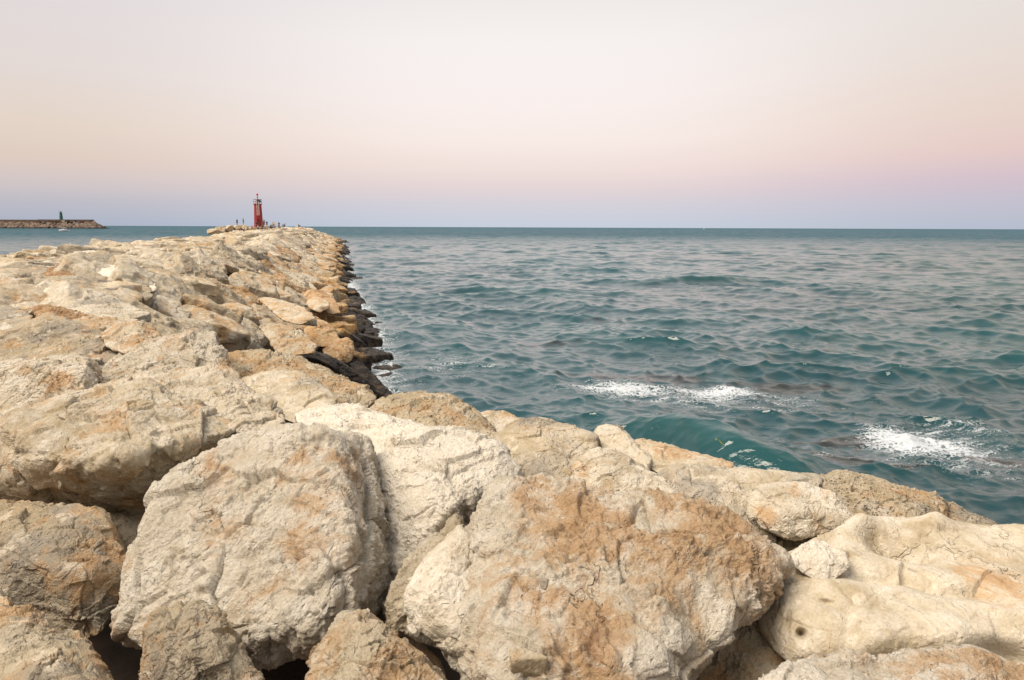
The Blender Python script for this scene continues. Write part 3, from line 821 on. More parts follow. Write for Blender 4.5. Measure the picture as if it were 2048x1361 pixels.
def place_all():
    out = []
    grid = {}
    cand = []
    for _ in range(110000):
        yv = rg.uniform(9.0, 236) if rg.random() < 0.75 else rg.uniform(9.0, 70)
        cand.append((rg.uniform(-90, 2), yv))
    cand = np.array(cand)
    z, d, s = ground(cand[:, 0], cand[:, 1])
    px, py, dz = project(np.stack([cand[:, 0], cand[:, 1], z], 1))
    bound = np.interp(px, BX, BY)
    near = cand[:, 1] < 40
    ok = (d > -0.9) & (d < 26) & (dz > 5)
    ok &= ~((py > bound) & near)
    ok &= (px < 2300) & (px > -420)
    ok &= ~((px > 795) & near)
    for i in np.nonzero(ok)[0]:
        x, y = cand[i]
        low = d[i] < 2.2 and s[i] < 2.6
        size = rg.uniform(0.48, 0.82) if low else float(np.clip(rg.lognormal(-0.30, 0.26), 0.46, 1.2))
        if y > 60:
            size *= 1.2
        mind = size * (1.22 if not low else 1.55)
        gx, gy = int(x // 2), int(y // 2)
        bad = False
        for a in range(gx - 2, gx + 3):
            for b in range(gy - 2, gy + 3):
                for (qx, qy, qs) in grid.get((a, b), ()):
                    if math.hypot(qx - x, qy - y) < 0.5 * (mind + qs):
                        bad = True
                        break
        # leave the traced stones their room
        if not bad:
            for r in ROCKS[:len(LANDMARKS)]:
                c = r['c']
                if c[1] > 8.0 and math.hypot(c[0] - x, c[1] - y) < 0.78 * r["size"] + 0.56 * size:
                    bad = True
                    break
        if bad:
            continue
        grid.setdefault((gx, gy), []).append((x, y, mind))
        out.append((x, y, z[i], d[i], s[i], size))
    return out


PL = place_all()
info = []
for (x, y, z, d, s, size) in PL:
    px, py, dz = project(np.array([x, y, z]))
    seen = -60 < px < 2100 and py < 1300 and s < 17.5
    info.append((float(px), float(py), float(dz), seen))
order = sorted(range(len(PL)), key=lambda i: (not info[i][3], info[i][2] / PL[i][5]))
N_IND = 298 - len(ROCKS)
ind = set(order[:N_IND])
stuffV, stuffF, stuffT, stuffR, stuffP = [], [], [], [], []
nst = 0
for i, (x, y, z, d, s, size) in enumerate(PL):
    r = np.random.default_rng(5000 + i)
    px, py, dz, seen = info[i]
    low = d < 2.2 and s < 2.6
    slope = s < 5.8 and d < 7
    a, b, c = size * r.uniform(1.0, 1.42), size * r.uniform(0.78, 1.02), size * r.uniform(0.44, 0.67)
    if low:
        a, b, c = size * r.uniform(0.92, 1.2), size * r.uniform(0.8, 1.0), size * r.uniform(0.66, 0.86)
    nn = r.integers(6, 11)
    N = r.normal(size=(nn, 3))
    N /= np.linalg.norm(N, axis=1)[:, None]
    N = np.concatenate([N, [[0.05, 0.1, 1], [0, 0, -1], [1, 0.1, 0.1], [-1, 0, 0.1], [0, 1, 0.05], [0, -1, 0]]])
    N /= np.linalg.norm(N, axis=1)[:, None]
    H = r.uniform(0.72, 1.0, len(N))
    N2 = N / np.array([a, b, c])
    l = np.linalg.norm(N2, axis=1)
    N2, H2 = N2 / l[:, None], H / l
    # long axis down the seaward slope, mostly
    yaw = r.normal(0.25, 0.55) if r.random() < 0.75 else r.uniform(-1.6, 1.6)
    tilt = (0.22 if low else 0.48 if slope else 0.06) + r.normal(0, 0.13)
    roll = r.normal(0, 0.16)
    R = Matrix.Rotation(-0.23, 3, 'Z') @ Matrix.Rotation(tilt, 3, 'Y') @ Matrix.Rotation(yaw, 3, 'Z') @ Matrix.Rotation(roll, 3, 'X')
    R = np.array(R)
    N2 = N2 @ R.T
    M = R @ np.diag([a, b, c]) @ R.T
    is_ind = i in ind
    level = (5 if dz < 45 else 4) if is_ind else (4 if dz < 70 and seen else 3)
    style = r.choice(['rough', 'block', 'slab', 'worn', 'porous'], p=[0.14, 0.24, 0.34, 0.24, 0.04])
    if low:
        style = r.choice(['rough', 'worn', 'worn', 'block'])
    V, Fc, tcs, bump, pit = rock_shape(N2, H2, M, level, style, 9000 + i, (), (R @ np.array([0.1, 0.1, 1.0])))
    cz = z - (0.0 if low else 0.38) * c + r.normal(0, 0.07)
    cl = r.random()
    if low:
        white, rust, grey, cname = 0.05, r.uniform(0.4, 0.75), 0.4, 'dark wet'
    elif slope and s < 4.4:
        if cl < 0.33:
            white, rust, grey, cname = 0.10, r.uniform(0.60, 0.82), 0.1, 'ochre'
        elif cl < 0.75:
            white, rust, grey, cname = 0.25, r.uniform(0.42, 0.55), 0.15, 'tan'
        else:
            white, rust, grey, cname = 0.35, 0.25, 0.2, 'cream'
    elif cl < 0.22:
        white, rust, grey, cname = r.uniform(0.32, 0.56), r.uniform(0.15, 0.28), 0.26, 'whitish'
    elif cl < 0.50:
        white, rust, grey, cname = r.uniform(0.15, 0.35), r.uniform(0.25, 0.36), 0.46, 'cream'
    elif cl < 0.72:
        white, rust, grey, cname = r.uniform(0.10, 0.28), r.uniform(0.34, 0.43), 0.42, 'tan'
    elif cl < 0.96:
        white, rust, grey, cname = 0.12, r.uniform(0.15, 0.3), r.uniform(0.6, 0.75), 'grey'
    else:
        white, rust, grey, cname = 0.05, r.uniform(0.72, 0.88), 0.05, 'rust stained'
    wl = (r.uniform(0.05, 0.55) if low else (0.15 if s < 4 else 0.0))
    ctr = np.array([x, y, cz])
    if is_ind:
        o = finish_rock('boulder', V, Fc, tcs, ctr, white, rust, grey, bump, pit, wl)
        p2x, p2y, _ = project(ctr + np.array([0, 0, 0.4 * c]))
        kind = {'rough': 'craggy', 'block': 'blocky', 'slab': 'flat', 'worn': 'rounded', 'porous': 'pitted'}[str(style)]
        sz = 'small' if a < 0.66 else ('big' if a > 1.0 else '')
        ROCKS.append(dict(o=o, c=ctr, px=float(p2x), py=float(p2y), hero=False, size=size, look=' '.join(q for q in (sz, cname, kind) if q), d=d, s=s))
    else:
        n = len(V)
        stuffV.append(V + ctr.astype(F32))
        stuffF.append(Fc + nst)
        stuffT.append(tcs)
        stuffR.append(np.tile(np.array([white, rust, grey], F32), (n, 1)))
        stuffP.append(np.tile(np.array([0.3, bump * 1.1, wl], F32), (n, 1)))
        nst += n
me = np_mesh('distant_boulders', np.concatenate(stuffV), np.concatenate(stuffF))
vattr(me, 'tc', np.concatenate(stuffT))
vattr(me, 'rv', np.concatenate(stuffR))
vattr(me, 'rp', np.concatenate(stuffP))
so = link('distant_boulders', me, ROCK)
tag(so, 'mass of pale boulders packed along the far length of the breakwater', 'boulders', GROUP, 'stuff')
print('stones', len(PL), 'individual', len(ROCKS), 'stuff verts', nst, time.time() - T0)

# labels of the untraced stones: look, then place against a nearby traced stone
SHORT = {'tan porous boulder full': 'tan porous boulder', 'cream and ochre knobbly': 'knobbly ochre cream boulder', 'big flat olive grey': 'olive grey slab',
         'yellow cream faceted wedge': 'yellow cream wedge', 'ochre brown lump': 'ochre brown lump', 'rust orange angular': 'rust orange rock',
         'long shaded grey slab': 'long shaded slab', 'white knobbed long': 'white knobbed rock', 'bluish white flat': 'bluish white slab',
         'split tan boulder': 'split tan boulder', 'ochre yellow boulder': 'ochre yellow boulder', 'ochre capped boulder': 'ochre capped boulder',
         'yellowish cream oval': 'yellowish oval boulder', 'big brown orange': 'brown orange rock', 'long cream slab': 'long cream slab',
         'broad tan boulder': 'mossy tan boulder', 'long black wet slab': 'long black slab'}
marks = []
for r in LANDMARKS:
    for k_, v_ in SHORT.items():
        if r['o']['label'].startswith(k_):
            marks.append((r['px'], r['py'], v_))


def zone(r):
    if r['s'] < 2.6:
        return 'at the waterline'
    if r['s'] < 4.6:
        return 'low on the seaward slope'
    if r['s'] < 7.0:
        return 'on the upper seaward slope'
    if r['s'] < 12.0:
        return 'on the crest'
    return 'at the harbour edge'


byl = {}
for r in ROCKS:
    if r['hero']:
        continue
    best = min(marks, key=lambda m: math.hypot((m[0] - r['px']), 2.0 * (m[1] - r['py'])))
    dx, dy = r['px'] - best[0], r['py'] - best[1]
    dist = math.hypot(dx, 2 * dy)
    far = '' if dist < 90 else 'well '
    if r['py'] < 520:
        side = 'left' if r['px'] < 250 else ('right' if r['px'] > 480 else 'middle')
        rel = 'far off, ' + side
    elif abs(dy) * 2.2 > abs(dx):
        rel = far + ('beyond the ' if dy < 0 else 'in front of the ') + best[2]
    else:
        rel = far + ('left of the ' if dx < 0 else 'right of the ') + best[2]
    lab = f"{r['look']} boulder {zone(r)}, {rel}"
    byl.setdefault(lab, []).append(r)
for lab, rs in byl.items():
    rs.sort(key=lambda r: r['px'])
    if len(rs) == 1:
        rs[0]['o']['label'] = lab
        continue
    words = {2: ['leftmost', 'rightmost'], 3: ['leftmost', 'middle', 'rightmost'],
             4: ['leftmost', 'second from left', 'second from right', 'rightmost']}.get(len(rs))
    for k_, r in enumerate(rs):
        if words:
            if len(lab.split()) > 11:
                lab = lab.replace('well ', '').replace('in front of', 'before')
            head = f"{words[k_]} {r['look']} boulder" if len(words[k_].split()) == 1 else f"{r['look']} boulder {words[k_]}"
            r['o']['label'] = head + lab[len(r['look']) + len(' boulder'):]
        else:
            r['o']['label'] = lab

for r in ROCKS:
    lb_ = r['o']['label']
    if len(lb_.split()) > 16:
        r['o']['label'] = lb_.replace('on the upper seaward slope', 'on upper slope').replace('low on the seaward slope', 'on lower slope').replace('well ', '')

# ------------------------------------------------------------------ the sea
def build_sea():
    r0, r1 = 7.0, 3000.0
    radii = [r0]
    while radii[-1] < r1:
        radii.append(radii[-1] * 1.0043 + 0.004)
    while radii[-1] < 60000:
        radii.append(radii[-1] * 1.05)
    radii = np.array(radii)
    azs = np.concatenate([np.linspace(-46, 46, 1180)]) * math.pi / 180
    Rg, Ag = np.meshgrid(radii, azs, indexing='ij')
    X, Y = (Rg * np.sin(Ag)).astype(F32), (Rg * np.cos(Ag)).astype(F32)
    Z = np.zeros_like(X)
    DX = np.zeros_like(X)
    DY = np.zeros_like(X)
    dr = np.gradient(radii)
    r = np.random.default_rng(99)
    comps = []
    for i in range(215):
        lam = math.exp(r.uniform(math.log(0.14), math.log(22.0)))
        th = math.radians(238 + r.normal(0, 30 if lam > 2 else 48))              # heading towards the stones and the viewer
        st = 0.034 if lam < 1.3 else 0.024 if lam < 4 else (0.017 if lam < 9 else 0.007)
        comps.append((lam, th, st * r.uniform(0.6, 1.4), r.uniform(0, 6.283)))
    for lam, th, st, ph in comps:
        k = 2 * math.pi / lam
        amp = st / k
        wgt = np.clip((lam / dr - 1.7) / 1.4, 0, 1)
        rows = np.nonzero(wgt > 0)[0]
        if len(rows) == 0:
            continue
        e = rows[-1] + 1
        cx, cy = math.cos(th), math.sin(th)
        p = F32(k * cx) * X[:e] + F32(k * cy) * Y[:e] + F32(ph)
        wv = (amp * wgt[:e, None]).astype(F32)
        s_, c_ = np.sin(p), np.cos(p)
        Z[:e] += wv * s_
        DX[:e] += wv * F32(cx * 1.35) * c_
        DY[:e] += wv * F32(cy * 1.35) * c_
    # gusts: groups of higher and lower waves
    nz = perlin(np.stack([X.ravel() * F32(0.045), Y.ravel() * F32(0.045), 0 * X.ravel()], 1)).reshape(X.shape)
    gust = np.clip(1.0 + 0.45 * nz, 0.5, 1.5)
    Z *= gust
    # one steep swell about to break on the stones
    a, b = np.array([1.6, 16.6]), np.array([6.0, 11.4])
    u = (b - a) / np.linalg.norm(b - a)
    nrm = np.array([u[1], -u[0]])                               # to the stones
    if nrm @ (np.array([0.0, 0.0]) - a) < 0:
        nrm = -nrm
    tt = (X - a[0]) * F32(u[0]) + (Y - a[1]) * F32(u[1])
    q = (X - a[0]) * F32(nrm[0]) + (Y - a[1]) * F32(nrm[1])
    q = q + 0.35 * np.sin(tt * 0.9) + 0.02 * (tt - 3) ** 2
    Lk = np.linalg.norm(b - a)
    env = np.exp(-((tt - 0.52 * Lk) / (0.42 * Lk)) ** 2 * 1.2)
    prof = np.where(q < 0, np.exp(-(q / 1.25) ** 2), np.exp(-(q / 0.88) ** 2))
    swell = 0.70 * env * prof - 0.16 * env * np.exp(-((q - 1.35) / 0.8) ** 2)
    calm = 1 - 0.6 * np.clip(env * np.exp(-((q - 0.4) / 1.1) ** 2), 0, 1)
    Z = Z * calm + swell
    for (sx, sy, ln, ht, wd, ang) in ((15.5, 62, 6, 0.42, 1.6, 12), (-1.5, 52, 5, 0.34, 1.3, -8), (3.5, 50, 6, 0.36, 1.4, 6), (14, 41, 4, 0.22, 1.1, 10), (-2, 27, 3, 0.2, 0.8, -15)):
        ca, sa = math.cos(math.radians(ang)), math.sin(math.radians(ang))
        t2 = (X - sx) * F32(ca) + (Y - sy) * F32(sa)
        q2 = -(X - sx) * F32(sa) + (Y - sy) * F32(ca) + 0.3 * np.sin(t2 * 0.8)
        Z += ht * np.exp(-(t2 / ln) ** 2) * np.where(q2 > 0, np.exp(-(q2 / wd) ** 2), np.exp(-(q2 / (0.55 * wd)) ** 2))
    gx = X + DX * gust * 1.0
    gy = Y + DY * gust * 1.0
    # foam
    d, s = inside(X.ravel(), Y.ravel())
    d = d.reshape(X.shape)
    shore = np.exp(-np.maximum(-d, 0) / 1.1) * (Rg < 260)

    def patch(cx, cy, lx, ly, ang):
        ca, sa = math.cos(math.radians(ang)), math.sin(math.radians(ang))
        a_ = ((X - cx) * F32(ca) + (Y - cy) * F32(sa)) / lx
        b_ = (-(X - cx) * F32(sa) + (Y - cy) * F32(ca)) / ly
        return np.exp(-(a_ ** 2 + b_ ** 2))
    foam = 0.80 * shore * np.clip((-0.5 - X) / 2.0, 0.0, 1)
    foam = np.maximum(foam, 0.95 * patch(3.2, 20.9, 1.6, 0.9, -3))
    foam = np.maximum(foam, 0.92 * patch(6.0, 20.9, 1.7, 0.9, 0))
    foam = np.maximum(foam, 0.56 * patch(4.8, 20.2, 5.0, 1.8, -6))
    foam = np.maximum(foam, 1.20 * patch(8.5, 15.7, 0.95, 1.3, 4))
    foam = np.maximum(foam, 0.95 * patch(9.2, 15.4, 1.0, 1.5, 0))
    foam = np.maximum(foam, 0.60 * patch(9.0, 15.3, 1.9, 2.4, -8))
    foam = np.maximum(foam, 0.50 * patch(7.2, 14.0, 1.6, 0.7, -12))
    foam = np.maximum(foam, 0.46 * patch(10.4, 16.6, 1.4, 1.5, -20))
    foam = np.maximum(foam, 0.46 * patch(-1.8, 24.0, 2.4, 2.6, -60))
    weed = 0.95 * patch(3.9, 22.6, 2.9, 0.75, -5)
    weed = np.maximum(weed, 0.85 * patch(8.0, 21.8, 2.2, 0.65, -15))
    weed = np.maximum(weed, 0.95 * patch(6.9, 13.9, 1.5, 0.5, -12))
    weed = np.maximum(weed, 0.9 * patch(7.1, 16.0, 1.3, 0.6, 5))
    weed = np.maximum(weed, 0.8 * patch(9.6, 14.3, 1.4, 0.4, -10))
    weed = np.maximum(weed, 0.6 * patch(1.5, 29, 2.4, 0.8, 0))
    weed = np.maximum(weed, 0.6 * patch(4.5, 37, 2.6, 0.9, 0))
    V = np.stack([gx.ravel(), gy.ravel(), Z.ravel()], 1)
    nr, na = X.shape
    i = np.arange(nr - 1)[:, None] * na + np.arange(na - 1)[None, :]
    Fc = np.stack([i, i + 1, i + na + 1, i + na], -1).reshape(-1, 4)[:, ::-1]
    # a plain outer sheet carries the sea on to either side and behind
    far = []
    az2 = np.radians(np.linspace(46, 314, 60))
    rr = np.array([7.0, 12, 20, 40, 80, 200, 600, 3000, 60000])
    R2, A2 = np.meshgrid(rr, az2, indexing='ij')
    V2 = np.stack([(R2 * np.sin(A2)).ravel(), (R2 * np.cos(A2)).ravel(), 0 * R2.ravel()], 1)
    n2r, n2a = R2.shape
    j = len(V) + np.arange(n2r - 1)[:, None] * n2a + np.arange(n2a - 1)[None, :]
    F2 = np.stack([j, j + 1, j + n2a + 1, j + n2a], -1).reshape(-1, 4)[:, ::-1]
    me = np_mesh('sea', np.concatenate([V, V2]), np.concatenate([Fc, F2]))
    zero = np.zeros(len(V2), F32)
    vattr(me, 'foam', np.concatenate([foam.ravel(), zero]))
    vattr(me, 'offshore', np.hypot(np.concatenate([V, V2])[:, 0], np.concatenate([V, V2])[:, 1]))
    vattr(me, 'weed', np.concatenate([weed.ravel(), zero]))
    vattr(me, 'crest', np.concatenate([np.clip(Z.ravel() * 1.6, 0, 1), zero]))
    m, t = new_mat('sea_water')
    geo = t.n('ShaderNodeNewGeometry')
    P = (geo, 'Position')
    fo = t.n('ShaderNodeAttribute', None, attribute_name='foam')
    we = t.n('ShaderNodeAttribute', None, attribute_name='weed')
    cr = t.n('ShaderNodeAttribute', None, attribute_name='crest')

    def noise(scale, detail=5.0, rough=0.6, dist=0.0, stretch=(1, 1, 1)):
        v = t.n('ShaderNodeMapping', {'Vector': P, 'Scale': stretch, 'Rotation': (0, 0, math.radians(-20))})
        return t.n('ShaderNodeTexNoise', {'Vector': v, 'Scale': scale, 'Detail': detail, 'Roughness': rough, 'Distortion': dist})
    big = noise(0.035, 3.0)
    deep = t.mix((t.step(big, 0.35, 0.65), 0), (0.003, 0.027, 0.032), (0.006, 0.043, 0.047))
    body = t.mix((t.math('MULTIPLY', (cr, 'Fac'), 0.32), 0), deep, (0.012, 0.090, 0.078))
    wn = noise(2.6, 6.0, 0.65, 0.6, (1, 1.6, 1))
    wmask = t.step(t.math('ADD', (we, 'Fac'), t.math('MULTIPLY', t.math('SUBTRACT', wn, 0.5), 1.6)), 0.42, 0.62)
    body = t.mix(t.math('MULTIPLY', wmask, 0.85), body, (0.013, 0.011, 0.006))
    # foam lace
    f1 = noise(1.9, 11.0, 0.74, 0.5, (0.42, 2.0, 1))
    f2 = t.n('ShaderNodeTexVoronoi', {'Vector': (t.n('ShaderNodeVectorMath', {0: P, 1: t.n('ShaderNodeVectorMath', {0: (noise(2.2, 4.0), 'Color'), 'Scale': 0.8}, operation='SCALE')}, operation='ADD'), 0), 'Scale': 7.0}, feature='DISTANCE_TO_EDGE')
    lace = t.step((f2, 'Distance'), 0.22, 0.02)
    fa = t.math('ADD', (fo, 'Fac'), t.math('MULTIPLY', t.math('SUBTRACT', f1, 0.52), 1.9))
    fa = t.math('ADD', fa, t.math('MULTIPLY', t.math('SUBTRACT', lace, 0.45), 0.42))
    fm = t.math('MULTIPLY', t.step(fa, 0.44, 1.02), t.step((fo, 'Fac'), 0.05, 0.22))
    # small ripples
    b1 = noise(2.1, 4.0, 0.6, 0.3, (0.8, 1.25, 1))
    b2 = noise(7.5, 4.0, 0.6, 0.2, (0.75, 1.3, 1))
    hh = t.math('ADD', t.math('MULTIPLY', b1, 0.026), t.math('MULTIPLY', b2, 0.008))
    hh = t.math('ADD', hh, t.math('MULTIPLY', fm, 0.02))
    # offshore the sea is rougher: longer waves than the mesh carries there
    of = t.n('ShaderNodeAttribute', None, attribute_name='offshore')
    for (sc_, ht_, lo_, hi_) in ((0.16, 1.1, 110, 420), (0.028, 6.0, 420, 1800), (0.005, 34.0, 1800, 7000)):
        hh = t.math('ADD', hh, t.math('MULTIPLY', t.math('MULTIPLY', noise(sc_, 3.0, 0.6, 0.0, (0.5, 1.4, 1)), ht_), t.step((of, 'Fac'), lo_, hi_)))
    bp = t.n('ShaderNodeBump', {'Height': hh, 'Strength': 1.0, 'Distance': 1.0})
    wat = t.n('ShaderNodeBsdfPrincipled', {'Base Color': (body, 2), 'Roughness': 0.03, 'IOR': 1.52, 'Normal': bp})
    fbp = t.n('ShaderNodeBump', {'Height': f1, 'Strength': 0.7, 'Distance': 0.15})
    foamb = t.n('ShaderNodeBsdfPrincipled', {'Base Color': (0.52, 0.55, 0.58, 1), 'Roughness': 0.75, 'Normal': fbp})
    # wind roughened water far out: its weaker sky reflection painted as flat blue by distance
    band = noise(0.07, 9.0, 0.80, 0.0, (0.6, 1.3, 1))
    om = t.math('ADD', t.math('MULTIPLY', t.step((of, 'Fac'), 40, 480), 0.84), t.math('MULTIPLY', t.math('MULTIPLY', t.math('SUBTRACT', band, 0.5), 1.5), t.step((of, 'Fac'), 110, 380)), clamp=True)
    far_paint = t.n('ShaderNodeBsdfDiffuse', {'Color': (0.034, 0.083, 0.108, 1)})
    wat = t.n('ShaderNodeMixShader', {0: t.math('MINIMUM', om, 0.9), 1: wat, 2: far_paint})
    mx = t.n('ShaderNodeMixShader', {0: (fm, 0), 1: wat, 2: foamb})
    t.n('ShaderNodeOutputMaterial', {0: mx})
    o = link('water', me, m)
    tag(o, kind='structure')


build_sea()
print('sea', time.time() - T0)


# ------------------------------------------------------------------ small mesh builder
class MB:
    def __init__(self):
        self.bm = bmesh.new()

    def box(self, c, s, rz=0.0, bev=0.0, rx=0.0):
        g = bmesh.ops.create_cube(self.bm, size=1.0)
        M = Matrix.Translation(c) @ Matrix.Rotation(rz, 4, 'Z') @ Matrix.Rotation(rx, 4, 'X') @ Matrix.Diagonal((s[0], s[1], s[2], 1))
        bmesh.ops.transform(self.bm, matrix=M, verts=g['verts'])
        if bev:
            es = list({e for v in g['verts'] for e in v.link_edges})
            bmesh.ops.bevel(self.bm, geom=es, offset=bev, segments=2, affect='EDGES')
        return self

    def lathe(self, prof, n=16, c=(0, 0, 0), rot=0.0):
        rings = []
        for (r, z) in prof:
            rings.append([self.bm.verts.new((c[0] + r * math.cos(rot + 2 * math.pi * k / n), c[1] + r * math.sin(rot + 2 * math.pi * k / n), c[2] + z)) for k in range(n)])
        for a, b in zip(rings, rings[1:]):
            for k in range(n):
                self.bm.faces.new((a[k], a[(k + 1) % n], b[(k + 1) % n], b[k]))
        self.bm.faces.new(rings[0][::-1])
        self.bm.faces.new(rings[-1])
        return self

    def tube(self, pts, r, n=6):
        pts = [Vector(p) for p in pts]
        rings = []
        for i, p in enumerate(pts):
            d = (pts[min(i + 1, len(pts) - 1)] - pts[max(i - 1, 0)]).normalized()
            x = d.cross(Vector((0.3, 0.2, 0.93))).normalized()
            y = d.cross(x)
            rr = r[i] if isinstance(r, (list, tuple)) else r
            rings.append([self.bm.verts.new(p + x * rr * math.cos(2 * math.pi * k / n) + y * rr * math.sin(2 * math.pi * k / n)) for k in range(n)])
        for a, b in zip(rings, rings[1:]):
            for k in range(n):
                self.bm.faces.new((a[k], a[(k + 1) % n], b[(k + 1) % n], b[k]))
        self.bm.faces.new(rings[0][::-1])
        self.bm.faces.new(rings[-1])
        return self

    def build(self, name, mat, parent=None, smooth=False):
        bmesh.ops.recalc_face_normals(self.bm, faces=self.bm.faces[:])
        me = bpy.data.meshes.new(name)
        self.bm.to_mesh(me)
        self.bm.free()
        if smooth:
            for p in me.polygons:
                p.use_smooth = True
        return link(name, me, mat, parent)


RED = simple_mat('red_paint', (0.27, 0.020, 0.023), 0.55, 0.18, 1.5)
DARKRED = simple_mat('dark_red_door', (0.13, 0.012, 0.014), 0.6, 0.2, 2.0)
LAMPRED = simple_mat('red_lamp', (0.42, 0.010, 0.025), 0.25, 0.1)
WHITE = simple_mat('white_paint', (0.72, 0.72, 0.70), 0.5, 0.1)
PANEL = simple_mat('solar_cells', (0.02, 0.025, 0.04), 0.25, 0.2, 12.0)
STEEL = simple_mat('grey_steel', (0.30, 0.30, 0.31), 0.45, 0.15, 5.0, 0.6)
CONC = simple_mat('concrete', (0.36, 0.31, 0.25), 0.9, 0.25, 1.2, bump=0.4)
GREEN = simple_mat('green_paint', (0.022, 0.088, 0.076), 0.5, 0.2, 1.0)

# ------------------------------------------------------------------ red harbour light at the end
LD = 212.0
lb = at(517.5, 455, LD)
LZ = 3.75
lh = empty('lighthouse', (lb[0], lb[1], LZ), math.radians(19))
tag(lh, 'red tapering harbour lighthouse with gallery and white ladder at the breakwater end', 'lighthouse')
bz = 0.55
h0 = 6.15 + bz                       # gallery floor
MB().lathe([(2.5, -1.6), (2.5, bz - 0.05), (2.42, bz)], 8, rot=math.pi / 8).build('plinth', CONC, lh)
MB().lathe([(1.34, bz), (1.30, bz + 0.3), (1.06, h0 - 0.3), (1.06, h0 - 0.16), (1.12, h0)], 8, rot=math.pi / 8).build('tower', RED, lh)
MB().lathe([(1.14, h0), (1.24, h0 + 0.06), (1.24, h0 + 0.22), (1.18, h0 + 0.24)], 8, rot=math.pi / 8).build('gallery', RED, lh)
rl_ = MB()
for zz_ in (0.55, 1.18):
    ring = [(1.18 * math.cos(math.pi / 8 + k * math.pi / 4), 1.18 * math.sin(math.pi / 8 + k * math.pi / 4), h0 + 0.24 + zz_) for k in range(9)]
    rl_.tube(ring, 0.035)
for k in range(8):
    a_ = math.pi / 8 + k * math.pi / 4
    rl_.tube([(1.18 * math.cos(a_), 1.18 * math.sin(a_), h0 + 0.2), (1.18 * math.cos(a_), 1.18 * math.sin(a_), h0 + 1.45)], 0.04)
rl_.build('railing', RED, lh)
MB().box((0, -1.27, bz + 1.1), (0.78, 0.16, 2.15), bev=0.02).build('door', DARKRED, lh)
ld = MB()
for sx in (-0.28, 0.28):
    ld.tube([(sx, -1.30, bz + 3.2), (sx, -1.20, h0 + 0.25), (sx, -1.20, h0 + 0.9)], 0.045)
for k in range(10):
    zz_ = bz + 3.3 + k * 0.29
    yy_ = -1.30 + 0.10 * k / 10
    ld.tube([(-0.28, yy_, zz_), (0.28, yy_, zz_)], 0.035)
ld.build('ladder', WHITE, lh)
sb = MB()
sb.box((0.35, -0.75, h0 + 0.98), (1.05, 0.06, 1.15), rz=0.25, rx=-0.75)
so_ = sb.build('solar_panel', PANEL, lh)
MB().tube([(0.2, -0.4, h0 + 0.2), (0.32, -0.7, h0 + 0.95)], 0.05).build('panel_bracket', STEEL, lh)
MB().box((-0.30, 0.1, h0 + 0.7), (0.6, 0.5, 0.9), bev=0.03).build('equipment_box', WHITE, lh)
MB().lathe([(0.10, h0 + 0.2), (0.10, h0 + 1.9), (0.16, h0 + 1.95), (0.22, h0 + 2.0), (0.22, h0 + 2.1)], 10).build('mast', STEEL, lh)
ln_ = MB().lathe([(0.2, h0 + 2.1), (0.24, h0 + 2.16), (0.22, h0 + 2.42), (0.14, h0 + 2.46)], 12).build('lantern_base', WHITE, lh)
MB().lathe([(0.19, h0 + 2.46), (0.24, h0 + 2.52), (0.24, h0 + 2.95), (0.18, h0 + 3.02), (0.05, h0 + 3.06)], 12).build('lantern', LAMPRED, lh, True)


# a clump of bigger stones left of the lighthouse and the spur in the water
def far_stone(px, py, d, wpx, hpx, seed, label, white=0.2, rust=0.35, grey=0.2, wetline=-1.0, style='block'):
    c = at(px, py, d)
    a, cc = wpx / FPX * d / 2, hpx / FPX * d / 2
    r = np.random.default_rng(seed)
    N = r.normal(size=(14, 3))
    N /= np.linalg.norm(N, axis=1)[:, None]
    N = np.concatenate([N, [[0, 0, 1], [0, 0, -1], [1, 0, 0], [-1, 0, 0]]])
    H = r.uniform(0.85, 1.0, len(N))
    sc = np.array([a, a, cc])
    N2 = N / sc
    l = np.linalg.norm(N2, axis=1)
    V, Fc, tcs, bump, pit = rock_shape(N2 / l[:, None], H / l, np.diag(sc), 4, style, seed)
    finish_rock('boulder', V, Fc, tcs, c, white, rust, grey, bump, pit, wetline, label)


for k, (px, py, wp, hp, lab) in enumerate([
        (428, 464, 26, 12, 'lowest boulder at the left tip of the clump left of the red lighthouse'),
        (443, 461, 18, 15, 'brown boulder second from the left in the clump by the red lighthouse'),
        (459, 459, 17, 17, 'tall rounded boulder in the middle of the clump left of the red lighthouse'),
        (475, 457, 17, 13, 'boulder under the feet of the left standing figure near the red lighthouse'),
        (488, 456, 18, 11, 'boulder under the feet of the right standing figure near the red lighthouse'),
        (500, 460, 14, 12, 'last pale boulder of the clump just left of the red lighthouse')]):
    far_stone(px, py, 199 + k, wp, hp, 700 + k, lab, rust=0.35 + 0.1 * (k % 2))
for k, (px, py, d, wp, hp, lab) in enumerate([
        (662, 487, 192, 12, 12, 'black rock standing in the sea off the far end of the breakwater'),
        (679, 491, 190, 11, 8, 'smaller black rock outermost in the sea off the far breakwater end'),
        (690, 540, 78, 20, 8, 'low black rock awash right of the distant waterline'),
        (712, 616, 41, 26, 8, 'low black rock awash at the water edge beyond the ochre yellow boulder'),
        (738, 668, 30.5, 24, 10, 'black rock awash beside the ochre yellow boulder with water around it'),
        (722, 655, 32.5, 22, 14, 'black rock at the waterline splashed by a small wave')]):
    far_stone(px, py, d, wp, hp, 720 + k, lab, 0.0, 0.1, 0.5, 3.0, 'block')

# ------------------------------------------------------------------ far jetty, green light, boats
JD = 1150.0
jx0, jx1 = at(-260, 457, JD)[0], at(206, 457, JD)[0]
JT = at(100, 440, JD)[2]
JET = simple_mat('jetty_stone', (0.125, 0.085, 0.062), 0.95, 0.5, 0.25, bump=0.6)


